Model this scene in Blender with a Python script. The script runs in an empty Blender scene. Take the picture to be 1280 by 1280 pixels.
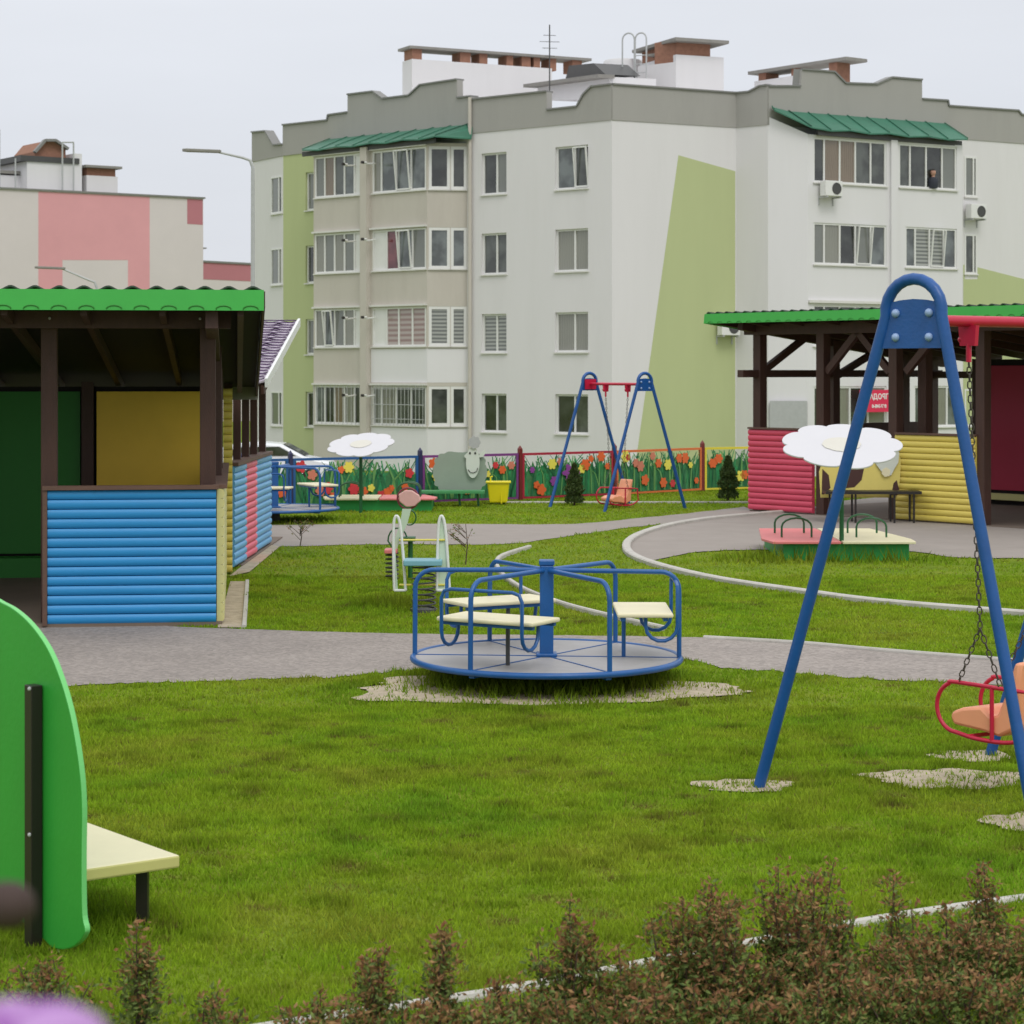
import bpy, bmesh, math, random
import numpy as np
from mathutils import Vector, Matrix
R = math.radians
random.seed(7); rng = np.random.default_rng(7)
C = bpy.context.scene.collection
scene = bpy.context.scene

# ------------------------------------------------------------------ camera, world, sun, exposure
F = 2800.0; H = 2.1; HY = 465.0            # focal length in photo pixels, eye height, horizon row
cam = bpy.data.cameras.new('camera'); co = bpy.data.objects.new('camera', cam); C.objects.link(co)
co.location = (0, 0, H); co.rotation_euler = (R(90), 0, 0)
cam.sensor_width = 36; cam.lens = F/1280*36; cam.shift_y = -(640-HY)/1280
cam.clip_start = 0.1; cam.clip_end = 2000
cam.dof.use_dof = True; cam.dof.focus_distance = 15.0; cam.dof.aperture_fstop = 9.0
scene.camera = co

world = bpy.data.worlds.new('World'); scene.world = world; world.use_nodes = True
SUN_EL, SUN_AZ = R(52), R(160)            # azimuth clockwise from +Y: behind and to the right of the camera
def setup_world():
    nt = world.node_tree; nt.nodes.clear(); n = nt.nodes; l = nt.links
    out = n.new('ShaderNodeOutputWorld'); bg = n.new('ShaderNodeBackground'); bg.inputs[1].default_value = 0.1
    sky = n.new('ShaderNodeTexSky'); sky.sky_type = 'NISHITA'; sky.sun_disc = False
    sky.sun_elevation = SUN_EL; sky.sun_rotation = SUN_AZ; sky.air_density = 1; sky.dust_density = 3
    tc = n.new('ShaderNodeTexCoord'); sep = n.new('ShaderNodeSeparateXYZ'); l.new(tc.outputs['Generated'], sep.inputs[0])
    mr = n.new('ShaderNodeMapRange'); mr.inputs[1].default_value = 0.12; mr.inputs[2].default_value = .75
    l.new(sep.outputs[2], mr.inputs[0])
    ramp = n.new('ShaderNodeMix'); ramp.data_type = 'RGBA'
    ramp.inputs[6].default_value = (7.25, 7.5, 8.05, 1); ramp.inputs[7].default_value = (12.1, 12.2, 12.3, 1)
    l.new(mr.outputs[0], ramp.inputs[0])
    mp = n.new('ShaderNodeMapping'); mp.inputs['Scale'].default_value = (1.5, 1.5, 7)
    l.new(tc.outputs['Generated'], mp.inputs[0])
    nz = n.new('ShaderNodeTexNoise'); nz.inputs['Scale'].default_value = 2.2; nz.inputs['Detail'].default_value = 6
    l.new(mp.outputs[0], nz.inputs['Vector'])
    m2 = n.new('ShaderNodeMapRange'); m2.inputs[1].default_value = .3; m2.inputs[2].default_value = .7
    m2.inputs[3].default_value = .95; m2.inputs[4].default_value = 1.03; l.new(nz.outputs[0], m2.inputs[0])
    mul = n.new('ShaderNodeVectorMath'); mul.operation = 'SCALE'
    l.new(ramp.outputs[2], mul.inputs[0]); l.new(m2.outputs[0], mul.inputs['Scale'])
    mx = n.new('ShaderNodeMix'); mx.data_type = 'RGBA'; mx.inputs[0].default_value = 0.93
    l.new(sky.outputs[0], mx.inputs[6]); l.new(mul.outputs[0], mx.inputs[7])
    l.new(mx.outputs[2], bg.inputs[0]); l.new(bg.outputs[0], out.inputs[0])
setup_world()
sun = bpy.data.lights.new('sun', 'SUN'); so = bpy.data.objects.new('sun', sun); C.objects.link(so)
sun.energy = 0.9; sun.angle = R(22); sun.color = (1.0, .97, .93)
d = Vector((math.sin(SUN_AZ)*math.cos(SUN_EL), math.cos(SUN_AZ)*math.cos(SUN_EL), math.sin(SUN_EL)))
so.rotation_euler = d.to_track_quat('Z', 'Y').to_euler()
so.location = (0, -20, 40)
vs = scene.view_settings; vs.view_transform = 'Standard'; vs.look = 'None'; vs.gamma = 1; vs.exposure = 0.10

# ------------------------------------------------------------------ helpers
def PX(px, D): return (px-640)/F*D
def PZ(py, D): return H-(py-HY)/F*D
def P(px, py, D): return Vector((PX(px, D), D, PZ(py, D)))
def G(px, py, z=0.0):
    D = (H-z)*F/(py-HY); return Vector((PX(px, D), D, z))
def V(*a): return Vector(a)
def s2l(r, g, b, k=1.0):
    def f(c):
        c /= 255.0
        return c/12.92 if c <= .04045 else ((c+.055)/1.055)**2.4
    return tuple(min(f(x)*k, .95) for x in (r, g, b))

def M(name, col, rough=.6, var=.10, scale=3.0, bump=0.0, bscale=60, metal=0, stretch=(1, 1, 1), spec=.5, dirt=0.0, dcol=(.12, .09, .06)):
    m = bpy.data.materials.new(name); m.use_nodes = True
    nt = m.node_tree; n = nt.nodes; l = nt.links; b = n['Principled BSDF']
    b.inputs['Roughness'].default_value = rough; b.inputs['Metallic'].default_value = metal
    b.inputs['Specular IOR Level'].default_value = spec
    tc = n.new('ShaderNodeTexCoord'); mp = n.new('ShaderNodeMapping'); mp.inputs['Scale'].default_value = stretch
    l.new(tc.outputs['Object'], mp.inputs[0])
    nz = n.new('ShaderNodeTexNoise'); nz.inputs['Scale'].default_value = scale; nz.inputs['Detail'].default_value = 6
    nz.inputs['Roughness'].default_value = .65
    l.new(mp.outputs[0], nz.inputs['Vector'])
    mx = n.new('ShaderNodeMix'); mx.data_type = 'RGBA'
    mx.inputs[6].default_value = tuple(c*(1-var*1.6) for c in col)+(1,)
    mx.inputs[7].default_value = tuple(min(c*(1+var*1.6), 1) for c in col)+(1,)
    l.new(nz.outputs[0], mx.inputs[0]); last = mx.outputs[2]
    if dirt:
        n3 = n.new('ShaderNodeTexNoise'); n3.inputs['Scale'].default_value = scale*.7; n3.inputs['Detail'].default_value = 9
        n3.inputs['Roughness'].default_value = .75
        mp3 = n.new('ShaderNodeMapping'); mp3.inputs['Location'].default_value = (7, 3, 1); mp3.inputs['Scale'].default_value = stretch
        l.new(tc.outputs['Object'], mp3.inputs[0]); l.new(mp3.outputs[0], n3.inputs['Vector'])
        r3 = n.new('ShaderNodeMapRange'); r3.inputs[1].default_value = .5; r3.inputs[2].default_value = .75; r3.inputs[4].default_value = dirt
        l.new(n3.outputs[0], r3.inputs[0])
        m3 = n.new('ShaderNodeMix'); m3.data_type = 'RGBA'; l.new(r3.outputs[0], m3.inputs[0]); l.new(last, m3.inputs[6])
        m3.inputs[7].default_value = tuple(dcol)+(1,); last = m3.outputs[2]
    l.new(last, b.inputs['Base Color'])
    if bump:
        n2 = n.new('ShaderNodeTexNoise'); n2.inputs['Scale'].default_value = bscale; n2.inputs['Detail'].default_value = 5
        l.new(mp.outputs[0], n2.inputs['Vector'])
        bp = n.new('ShaderNodeBump'); bp.inputs['Strength'].default_value = bump; bp.inputs['Distance'].default_value = .01
        l.new(n2.outputs[0], bp.inputs['Height']); l.new(bp.outputs[0], b.inputs['Normal'])
    return m

def glass_mat(name, col, stripes=0, horiz=False, col2=None):
    m = bpy.data.materials.new(name); m.use_nodes = True
    nt = m.node_tree; n = nt.nodes; l = nt.links; b = n['Principled BSDF']
    b.inputs['Roughness'].default_value = .06; b.inputs['IOR'].default_value = 1.7
    tc = n.new('ShaderNodeTexCoord'); mp = n.new('ShaderNodeMapping'); l.new(tc.outputs['Object'], mp.inputs[0])
    mx = n.new('ShaderNodeMix'); mx.data_type = 'RGBA'
    c2 = col2 or tuple(x*.45 for x in col)
    mx.inputs[6].default_value = tuple(col)+(1,); mx.inputs[7].default_value = tuple(c2)+(1,)
    if stripes:
        w = n.new('ShaderNodeTexWave'); w.bands_direction = 'Z' if horiz else 'X'
        w.inputs['Scale'].default_value = stripes; w.inputs['Distortion'].default_value = .3 if horiz else 3
        w.inputs['Detail'].default_value = 1.5
        l.new(mp.outputs[0], w.inputs['Vector'])
        if horiz: l.new(w.outputs[0], mx.inputs[0])
        else:
            nz = n.new('ShaderNodeTexNoise'); nz.inputs['Scale'].default_value = .9; l.new(mp.outputs[0], nz.inputs['Vector'])
            mm = n.new('ShaderNodeMath'); mm.operation = 'MULTIPLY'; l.new(w.outputs[0], mm.inputs[0]); l.new(nz.outputs[0], mm.inputs[1])
            l.new(mm.outputs[0], mx.inputs[0])
    else:
        nz = n.new('ShaderNodeTexNoise'); nz.inputs['Scale'].default_value = 1.3; nz.inputs['Detail'].default_value = 3
        l.new(mp.outputs[0], nz.inputs['Vector'])
        mr = n.new('ShaderNodeMapRange'); mr.inputs[1].default_value = .4; mr.inputs[2].default_value = .6
        l.new(nz.outputs[0], mr.inputs[0]); l.new(mr.outputs[0], mx.inputs[0])
    l.new(mx.outputs[2], b.inputs['Base Color'])
    return m

class MB:
    def __init__(s): s.v = []; s.f = []
    def add(s, vs, fs):
        o = len(s.v); s.v += [Vector(v) for v in vs]; s.f += [tuple(i+o for i in f) for f in fs]; return s
    def box(s, x0, x1, y0, y1, z0, z1):
        return s.add([(x0,y0,z0),(x1,y0,z0),(x1,y1,z0),(x0,y1,z0),(x0,y0,z1),(x1,y0,z1),(x1,y1,z1),(x0,y1,z1)],
                     [(0,3,2,1),(4,5,6,7),(0,1,5,4),(1,2,6,5),(2,3,7,6),(3,0,4,7)])
    def beam(s, p, q, w, h, up=(0, 0, 1)):
        p = Vector(p); q = Vector(q); t = (q-p).normalized(); up = Vector(up)
        if abs(t.dot(up)) > .98: up = Vector((0, 1, 0))
        a = t.cross(up).normalized()*w/2; b = a.cross(t).normalized()*h/2
        vs = [p-a-b, p+a-b, p+a+b, p-a+b, q-a-b, q+a-b, q+a+b, q-a+b]
        return s.add(vs, [(0,3,2,1),(4,5,6,7),(0,1,5,4),(1,2,6,5),(2,3,7,6),(3,0,4,7)])
    def tube(s, pts, r, n=10, closed=False):
        pts = [Vector(p) for p in pts]; N = len(pts); rs = r if isinstance(r, (list, tuple)) else [r]*N
        tang = []
        for i in range(N):
            a = pts[(i-1) % N] if (closed or i > 0) else pts[i]; b = pts[(i+1) % N] if (closed or i < N-1) else pts[i]
            tang.append((b-a).normalized())
        up = Vector((0, 0, 1)) if abs(tang[0].z) < .9 else Vector((1, 0, 0))
        u = tang[0].cross(up).normalized(); vs = []; prev = tang[0]
        for i in range(N):
            q = prev.rotation_difference(tang[i]); u = (q @ u); u = (u-tang[i]*u.dot(tang[i])).normalized(); w = tang[i].cross(u); prev = tang[i]
            for k in range(n):
                a = 2*math.pi*k/n; vs.append(pts[i]+(u*math.cos(a)+w*math.sin(a))*rs[i])
        fs = []
        for i in range(N if closed else N-1):
            j = (i+1) % N
            for k in range(n): k2 = (k+1) % n; fs.append((i*n+k, i*n+k2, j*n+k2, j*n+k))
        if not closed: fs += [tuple(range(n))[::-1], tuple((N-1)*n+k for k in range(n))]
        return s.add(vs, fs)
    def prism(s, poly, vec):
        poly = [Vector(p) for p in poly]; vec = Vector(vec); n = len(poly)
        return s.add(poly+[p+vec for p in poly], [tuple(range(n))[::-1], tuple(range(n, 2*n))]+[(i, (i+1) % n, n+(i+1) % n, n+i) for i in range(n)])
    def lathe(s, prof, c=(0, 0, 0), n=16):
        c = Vector(c); vs = []; fs = []
        for (r, z) in prof:
            for k in range(n): a = 2*math.pi*k/n; vs.append(c+Vector((r*math.cos(a), r*math.sin(a), z)))
        for i in range(len(prof)-1):
            for k in range(n): k2 = (k+1) % n; fs.append((i*n+k, i*n+k2, (i+1)*n+k2, (i+1)*n+k))
        fs += [tuple(range(n))[::-1], tuple((len(prof)-1)*n+k for k in range(n))]
        return s.add(vs, fs)
    def ball(s, c, r, n=12, sc=(1, 1, 1)):
        m = n//2; vs = []; fs = []; c = Vector(c)
        for i in range(1, m):
            t = math.pi*i/m
            for k in range(n): a = 2*math.pi*k/n; vs.append(c+Vector((r*sc[0]*math.sin(t)*math.cos(a), r*sc[1]*math.sin(t)*math.sin(a), r*sc[2]*math.cos(t))))
        for i in range(m-2):
            for k in range(n): k2 = (k+1) % n; fs.append((i*n+k, (i+1)*n+k, (i+1)*n+k2, i*n+k2))
        top = len(vs); vs += [c+Vector((0, 0, r*sc[2])), c-Vector((0, 0, r*sc[2]))]
        for k in range(n): k2 = (k+1) % n; fs.append((top, k, k2)); fs.append((top+1, (m-2)*n+k2, (m-2)*n+k))
        return s.add(vs, fs)
    def build(s, name, mat, parent=None, loc=None, smooth=False, bevel=0):
        off = OFF.get(parent.name, Vector((0, 0, 0))) if parent else Vector(loc or (0, 0, 0))
        me = bpy.data.meshes.new(name); me.from_pydata([v-off for v in s.v], [], s.f)
        bm = bmesh.new(); bm.from_mesh(me); bmesh.ops.recalc_face_normals(bm, faces=bm.faces); bm.to_mesh(me); bm.free()
        if smooth:
            me.polygons.foreach_set('use_smooth', [True]*len(me.polygons)); me.set_sharp_from_angle(angle=R(40))
        for mm in (mat if isinstance(mat, list) else [mat]): me.materials.append(mm)
        o = bpy.data.objects.new(name, me); C.objects.link(o)
        if parent: o.parent = parent; OFF[o.name] = off
        else: o.location = off
        if bevel:
            b = o.modifiers.new('bevel', 'BEVEL'); b.width = bevel; b.segments = 2; b.limit_method = 'ANGLE'
        return o
OFF = {}
def tag(o, label, cat, group=None, kind=None):
    if label: o['label'] = label
    if cat: o['category'] = cat
    if group: o['group'] = group
    if kind: o['kind'] = kind
    return o
def thing(name, label, cat, loc=(0, 0, 0), rz=0, group=None, world=True):
    o = bpy.data.objects.new(name, None); C.objects.link(o); o.location = loc; o.rotation_euler = (0, 0, rz); o.empty_display_size = .2
    if world: OFF[o.name] = Vector(loc)
    return tag(o, label, cat, group)
def copy_tree(o, parent=None):
    c = o.copy(); C.objects.link(c); c.parent = parent
    for ch in list(o.children): copy_tree(ch, c)
    return c
def struct(o): o['kind'] = 'structure'; return o
def inpoly(x, y, poly):
    ins = np.zeros(x.shape, bool); n = len(poly)
    for i in range(n):
        x1, y1 = poly[i][0], poly[i][1]; x2, y2 = poly[(i+1) % n][0], poly[(i+1) % n][1]
        if y1 == y2: continue
        c = ((y1 > y) != (y2 > y)) & (x < (x2-x1)*(y-y1)/(y2-y1)+x1); ins ^= c
    return ins
def smoothline(pts, k=6):
    out = []; n = len(pts)
    for i in range(n-1):
        p0 = pts[max(i-1, 0)]; p1 = pts[i]; p2 = pts[i+1]; p3 = pts[min(i+2, n-1)]
        for j in range(k):
            t = j/k
            out.append(.5*((2*p1)+(-p0+p2)*t+(2*p0-5*p1+4*p2-p3)*t*t+(-p0+3*p1-3*p2+p3)*t**3))
    out.append(pts[-1]); return out

# ------------------------------------------------------------------ materials
def asphalt_mat():
    m = M('path_gravel', (.29, .255, .23), .9, .16, 1.2, .5, 90)
    nt = m.node_tree; n = nt.nodes; l = nt.links; b = n['Principled BSDF']
    tc = [x for x in n if x.type == 'TEX_COORD'][0]
    v = n.new('ShaderNodeTexVoronoi'); v.inputs['Scale'].default_value = 38; l.new(tc.outputs['Object'], v.inputs['Vector'])
    src = b.inputs['Base Color'].links[0].from_socket
    mr = n.new('ShaderNodeMapRange'); mr.inputs[3].default_value = .8; mr.inputs[4].default_value = 1.2
    sp = n.new('ShaderNodeSeparateColor'); l.new(v.outputs['Color'], sp.inputs[0]); l.new(sp.outputs[0], mr.inputs[0])
    mu = n.new('ShaderNodeVectorMath'); mu.operation = 'SCALE'; l.new(src, mu.inputs[0]); l.new(mr.outputs[0], mu.inputs['Scale'])
    l.new(mu.outputs[0], b.inputs['Base Color']); return m
m_path = asphalt_mat()
m_plaza = M('paving', (.30, .265, .238), .9, .12, 2.0, .3, 80)
m_kerb = M('kerb_concrete', (.50, .48, .44), .85, .15, 6, .3, 90, dirt=.35)
m_sand = M('sand', (.44, .37, .27), .95, .35, 9, 1.0, 60, dirt=.6, dcol=(.19, .14, .09))
def ground_mat(name='lawn_soil', k=1.0):
    m = bpy.data.materials.new(name); m.use_nodes = True
    nt = m.node_tree; n = nt.nodes; l = nt.links; b = n['Principled BSDF']; b.inputs['Roughness'].default_value = .95
    b.inputs['Specular IOR Level'].default_value = .1
    tc = n.new('ShaderNodeTexCoord')
    nz = n.new('ShaderNodeTexNoise'); nz.inputs['Scale'].default_value = 1.4; nz.inputs['Detail'].default_value = 9; nz.inputs['Roughness'].default_value = .7
    l.new(tc.outputs['Object'], nz.inputs['Vector'])
    r = n.new('ShaderNodeValToRGB'); l.new(nz.outputs[0], r.inputs[0])
    e = r.color_ramp.elements; e[0].position = .3; e[0].color = (.10, .17, .014, 1); e[1].position = .7; e[1].color = (.22, .25, .03, 1)
    x = r.color_ramp.elements.new(.5); x.color = (.16, .23, .018, 1)
    l.new(r.outputs[0], b.inputs['Base Color'])
    n2 = n.new('ShaderNodeTexNoise'); n2.inputs['Scale'].default_value = 45; n2.inputs['Detail'].default_value = 4; l.new(tc.outputs['Object'], n2.inputs['Vector'])
    bp = n.new('ShaderNodeBump'); bp.inputs['Strength'].default_value = .7; bp.inputs['Distance'].default_value = .03
    l.new(n2.outputs[0], bp.inputs['Height']); l.new(bp.outputs[0], b.inputs['Normal']); return m
m_lawn = ground_mat()
def blade_mat():
    m = bpy.data.materials.new('grass_blades'); m.use_nodes = True
    nt = m.node_tree; n = nt.nodes; l = nt.links; b = n['Principled BSDF']; b.inputs['Roughness'].default_value = .7
    b.inputs['Specular IOR Level'].default_value = .15
    tc = n.new('ShaderNodeTexCoord')
    nz = n.new('ShaderNodeTexNoise'); nz.inputs['Scale'].default_value = .8; nz.inputs['Detail'].default_value = 7; nz.inputs['Roughness'].default_value = .65
    l.new(tc.outputs['Object'], nz.inputs['Vector'])
    r = n.new('ShaderNodeValToRGB'); l.new(nz.outputs[0], r.inputs[0])
    e = r.color_ramp.elements; e[0].position = .32; e[0].color = (.20, .37, .020, 1); e[1].position = .68; e[1].color = (.33, .38, .038, 1)
    x = r.color_ramp.elements.new(.5); x.color = (.275, .40, .022, 1)
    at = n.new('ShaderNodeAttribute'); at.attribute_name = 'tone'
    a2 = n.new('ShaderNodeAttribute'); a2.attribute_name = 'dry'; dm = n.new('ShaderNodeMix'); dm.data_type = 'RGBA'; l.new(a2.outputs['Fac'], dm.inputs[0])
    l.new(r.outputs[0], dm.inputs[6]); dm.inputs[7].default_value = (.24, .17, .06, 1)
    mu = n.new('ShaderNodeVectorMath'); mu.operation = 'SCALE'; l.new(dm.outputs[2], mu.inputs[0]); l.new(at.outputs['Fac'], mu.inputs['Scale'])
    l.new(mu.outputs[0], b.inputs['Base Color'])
    tr = n.new('ShaderNodeBsdfTranslucent'); l.new(mu.outputs[0], tr.inputs[0]); ms = n.new('ShaderNodeMixShader'); ms.inputs[0].default_value = .45
    l.new(b.outputs[0], ms.inputs[1]); l.new(tr.outputs[0], ms.inputs[2])
    l.new(ms.outputs[0], n['Material Output'].inputs[0]); return m
m_blade = blade_mat()
m_wallL = M('render_white', (.69, .675, .68), .9, .03, .8, .2, 30, stretch=(1, 1, .13), dirt=.16, dcol=(.48, .47, .44))
m_beige = M('render_beige', (.52, .485, .43), .9, .05, .8, .2, 40, stretch=(1, 1, .3), dirt=.35, dcol=(.38, .34, .29))
m_whiteB = M('render_clean_white', (.70, .69, .70), .9, .03, .8, .2, 30, stretch=(1, 1, .13), dirt=.13, dcol=(.52, .51, .48))
m_grey = M('render_grey', (.35, .34, .32), .9, .04, .8, .2, 40, stretch=(1, 1, .2), dirt=.3, dcol=(.24, .24, .22))
m_green = M('render_green', (.45, .50, .26), .9, .04, .8, .15, 60, stretch=(1, 1, .15), dirt=.2, dcol=(.36, .40, .22))
m_coping = M('coping_metal', (.20, .20, .19), .5, .05)
m_white = M('white_pvc', (.72, .72, .70), .35, .04, 4)
m_sill = M('sill_metal', (.66, .65, .62), .4, .06, 4)
m_brick = M('brick', (.30, .15, .10), .9, .25, 6, .3, 40)
m_slab = M('slab_concrete', (.25, .24, .22), .9, .15, 3, .3, 40)
m_awn = M('awning_metal', (.035, .16, .10), .45, .25, 1.3, .2, 20)
m_darkmetal = M('dark_metal', (.06, .06, .06), .5, .1)
m_galv = M('galvanised', (.42, .43, .43), .45, .1, 8)
m_pinkw = M('render_pink', (.70, .34, .37), .9, .06, .4)
m_pinkd = M('render_dark_pink', (.46, .18, .21), .9, .06, .4)
m_creamw = M('render_cream', (.64, .58, .58), .9, .05, .4)
g_mats = [glass_mat('glass_dim', (.10, .11, .10)), glass_mat('glass_curtain', (.26, .26, .22), 5.0), glass_mat('glass_dark', (.055, .06, .055)),
          glass_mat('glass_tulle', (.20, .21, .19), 9.0), glass_mat('glass_sky', (.16, .18, .18))]
g_blind = glass_mat('glass_blind', (.36, .37, .34), 2.2, True, (.10, .11, .10))
g_pinkblind = glass_mat('glass_pink_blind', (.42, .36, .33), 1.6, True, (.24, .15, .13))
g_red = glass_mat('glass_red_curtain', (.20, .06, .07)); g_brown = glass_mat('glass_brown_curtain', (.22, .17, .12), 4)

m_blue = M('blue_paint', (.008, .082, .30), .36, .14, 6, .15, 60, dirt=.35, dcol=(.02, .06, .19))
m_bluem = M('blue_rail', (.010, .095, .31), .35, .16, 6, .15, 60, dirt=.4, dcol=(.02, .06, .17))
m_red = M('red_paint', (.52, .012, .05), .35, .1, 5)
m_orange = M('orange_plastic', (.86, .36, .20), .4, .05, 4)
m_chain = M('chain_steel', (.10, .085, .075), .5, .2, 20, metal=.6)
m_rivet = M('rivet_cap', (.30, .42, .66), .35, .05)
m_deck = M('deck_metal', (.34, .33, .33), .55, .12, 3, .2, 40, dirt=.3, dcol=(.2, .17, .14))
m_cream = M('cream_board', (.76, .70, .47), .45, .06, 4, dirt=.08, dcol=(.4, .36, .22))
m_gboard = M('green_board', (.030, .36, .040), .42, .07, 2, .1, 40, dirt=.15, dcol=(.03, .22, .03))
m_gedge = M('green_board_edge', (.16, .58, .17), .5, .05, 2)
m_creamE = M('cream_board_edge', (.58, .55, .20), .5, .06, 4)
m_black = M('black_steel', (.016, .012, .01), .4, .1)
m_brown = M('brown_timber', (.058, .024, .016), .6, .25, 3, .3, 30, stretch=(6, 6, 1))
m_brown2 = M('brown_rail', (.12, .065, .045), .6, .25, 3, .3, 30)
m_logb = M('blue_siding', (.018, .25, .56), .42, .07, 2.5, .1, 30, stretch=(.6, .6, 3), dirt=.22, dcol=(.03, .16, .36))
m_logy = M('yellow_siding', (.74, .60, .12), .42, .07, 2.5, .1, 30, stretch=(.6, .6, 3), dirt=.15, dcol=(.42, .32, .08))
m_logp = M('pink_siding', (.66, .07, .13), .42, .07, 2.5, .1, 30, stretch=(.6, .6, 3), dirt=.18, dcol=(.36, .04, .07))
m_loglb = M('light_blue_siding', (.14, .42, .72), .42, .07, 2.5, dirt=.12, dcol=(.1, .25, .4))
m_loglp = M('light_pink_siding', (.80, .14, .22), .42, .07, 2.5)
m_logpy = M('pale_yellow_siding', (.62, .58, .24), .45, .07, 2.5)
m_gpanel = M('green_wall_board', (.014, .20, .014), .55, .08, 2)
m_ypanel = M('yellow_wall_board', (.90, .58, .05), .55, .08, 2)
m_rpanel = M('red_wall_board', (.40, .012, .05), .55, .08, 2)
m_fascia = M('green_fascia', (.055, .44, .07), .45, .08, 2, dirt=.15, dcol=(.03, .25, .04))
m_roofg = M('green_roof_sheet', (.008, .03, .012), .5, .15, 3)
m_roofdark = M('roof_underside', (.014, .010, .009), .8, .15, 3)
m_purple = M('purple_roof_tile', (.50, .45, .52), .45, .2, 3)
m_floor = M('shed_floor', (.17, .13, .10), .85, .12, 2)
m_daisy = M('daisy_white', (.60, .595, .62), .45, .02, 3)
m_dcen = M('daisy_centre', (.61, .59, .52), .5, .04, 3)
m_pole = M('green_pole', (.01, .10, .03), .4, .1)
m_pink = M('pink_board', (.72, .20, .20), .45, .08, 4)
m_skirt = M('green_skirt', (.02, .30, .06), .5, .12, 3, dirt=.2, dcol=(.02, .1, .03))
m_cowy = M('cow_yellow', (.72, .60, .16), .5, .06, 4)
m_cowb = M('cow_brown', (.06, .02, .015), .5, .1)
m_sheep = M('sheep_grey', (.27, .33, .27), .5, .08, 4)
m_sheepface = M('sheep_face', (.62, .66, .60), .5, .04)
m_bench = M('bench_green', (.06, .28, .10), .5, .1, 5)
m_bin = M('bin_yellow', (.80, .68, .01), .45, .08, 5)
m_ltgreen = M('pale_green_board', (.55, .68, .54), .45, .05)
m_ltblue = M('pale_blue_board', (.18, .40, .48), .45, .06)
m_yell = M('yellow_paint', (.70, .62, .10), .45, .06)
m_paintw = M('white_paint', (.74, .76, .74), .4, .04)

# ------------------------------------------------------------------ ground
def terrain():
    xs = np.concatenate([np.linspace(-400, -40, 10), np.linspace(-36, 36, 37), np.linspace(40, 400, 10)])
    ys = np.concatenate([np.array([-30, -10]), np.linspace(0, 38, 20), np.linspace(40, 52, 13), np.array([60, 80, 120, 200, 400, 900])])
    mb = MB(); nx, ny = len(xs), len(ys)
    vs = []
    for y in ys:
        t = min(max((y-40.5)/9, 0), 1); z = -1.7*t*t*(3-2*t)
        for x in xs: vs.append((x, y, z))
    fs = [(j*nx+i, j*nx+i+1, (j+1)*nx+i+1, (j+1)*nx+i) for j in range(ny-1) for i in range(nx-1)]
    mb.add(vs, fs); o = mb.build('ground', m_lawn, smooth=True); struct(o)
terrain()
def sheet(name, pts, z, mat):
    me = bpy.data.meshes.new(name); bm = bmesh.new()
    vv = [bm.verts.new((p.x, p.y, z)) for p in pts]; f = bm.faces.new(vv)
    bmesh.ops.triangulate(bm, faces=[f])
    bm.normal_update()
    for f in bm.faces:
        if f.normal.z < 0: f.normal_flip()
    bm.to_mesh(me); bm.free(); me.materials.append(mat)
    o = bpy.data.objects.new(name, me); C.objects.link(o); return struct(o)
def gl(pts, k=6): return smoothline([G(*p) for p in pts], k)
def wob(pts, a=.04):
    return [p+Vector((0, random.uniform(-a, a), 0)) for p in pts]
path1 = wob(gl([(-260,772),(62,778),(300,787),(520,793),(850,797),(1000,805),(1100,814),(1280,828),(1600,852)], 14), .02)+wob(gl([(1600,890),(1280,858),(1100,850),(1000,842),(900,835),(850,824),(700,828),(560,833),(430,846),(250,852),(90,857),(-260,862)], 14), .06)
sheet('path', path1, .006, m_path)
path2 = wob(gl([(60,659),(340,657),(480,655),(640,656),(720,655),(800,648),(870,641),(930,634)], 6), .05)+wob(gl([(960,644),(880,650),(830,655),(770,662),(700,672),(640,680),(560,681),(460,681),(340,684),(60,690)], 6), .05)
sheet('path', path2, .006, m_plaza)
kerb_pl = gl([(1020,638),(940,645),(880,651),(830,660),(795,672),(783,684),(792,697),(830,711),(900,727),(1000,742),(1100,755),(1280,770),(1500,788)], 8)
plaza = gl([(1020,638),(940,645),(880,651),(830,660),(795,672),(783,684),(792,697),(808,703)], 8)+wob(gl([(850,694),(880,690),(950,688),(1130,690),(1190,697),(1280,699),(1600,704)], 8), .05)+[G(1700,640), G(1500,600), G(1200,612), G(1020,630)]
sheet('paving', plaza, .010, m_plaza)
# road and yard in front of the flats, lower than the playground
sheet('road', [V(-60,60,0), V(60,60,0), V(60,74,0), V(-60,74,0)], -1.69, m_path)
def kerb(label, pts, w=.075, h=.055, z0=-.05):
    mb = MB(); L = len(pts); vs = []
    for i, p in enumerate(pts):
        a = pts[max(i-1, 0)]; b = pts[min(i+1, L-1)]; t = (b-a); t.z = 0; t.normalize(); nn = Vector((-t.y, t.x, 0))*w/2
        for q, zz in ((p-nn, z0), (p-nn, h-.012), (p-nn*.7, h), (p+nn*.7, h), (p+nn, h-.012), (p+nn, z0)): vs.append((q.x, q.y, zz))
    fs = [(i*6+k, i*6+(k+1) % 6, (i+1)*6+(k+1) % 6, (i+1)*6+k) for i in range(L-1) for k in range(6)]+[(0,1,2,3,4,5), tuple((L-1)*6+k for k in range(6))]
    mb.add(vs, fs); o = mb.build('kerb', m_kerb, smooth=False); return struct(o)
kerb('', kerb_pl, .10, .05)
k2 = gl([(662,686),(625,699),(624,716),(650,737),(700,757),(760,773),(830,789)], 6); kerb('', k2, .05, .045)
k3 = [G(x, 629) for x in range(620, 960, 20)]; kerb('', k3, .07, .03)
k4 = gl([(200,1310),(400,1277),(640,1240),(860,1197),(1100,1152),(1290,1124),(1500,1095)], 6); kerb('', k4, .05, .022)
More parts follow.
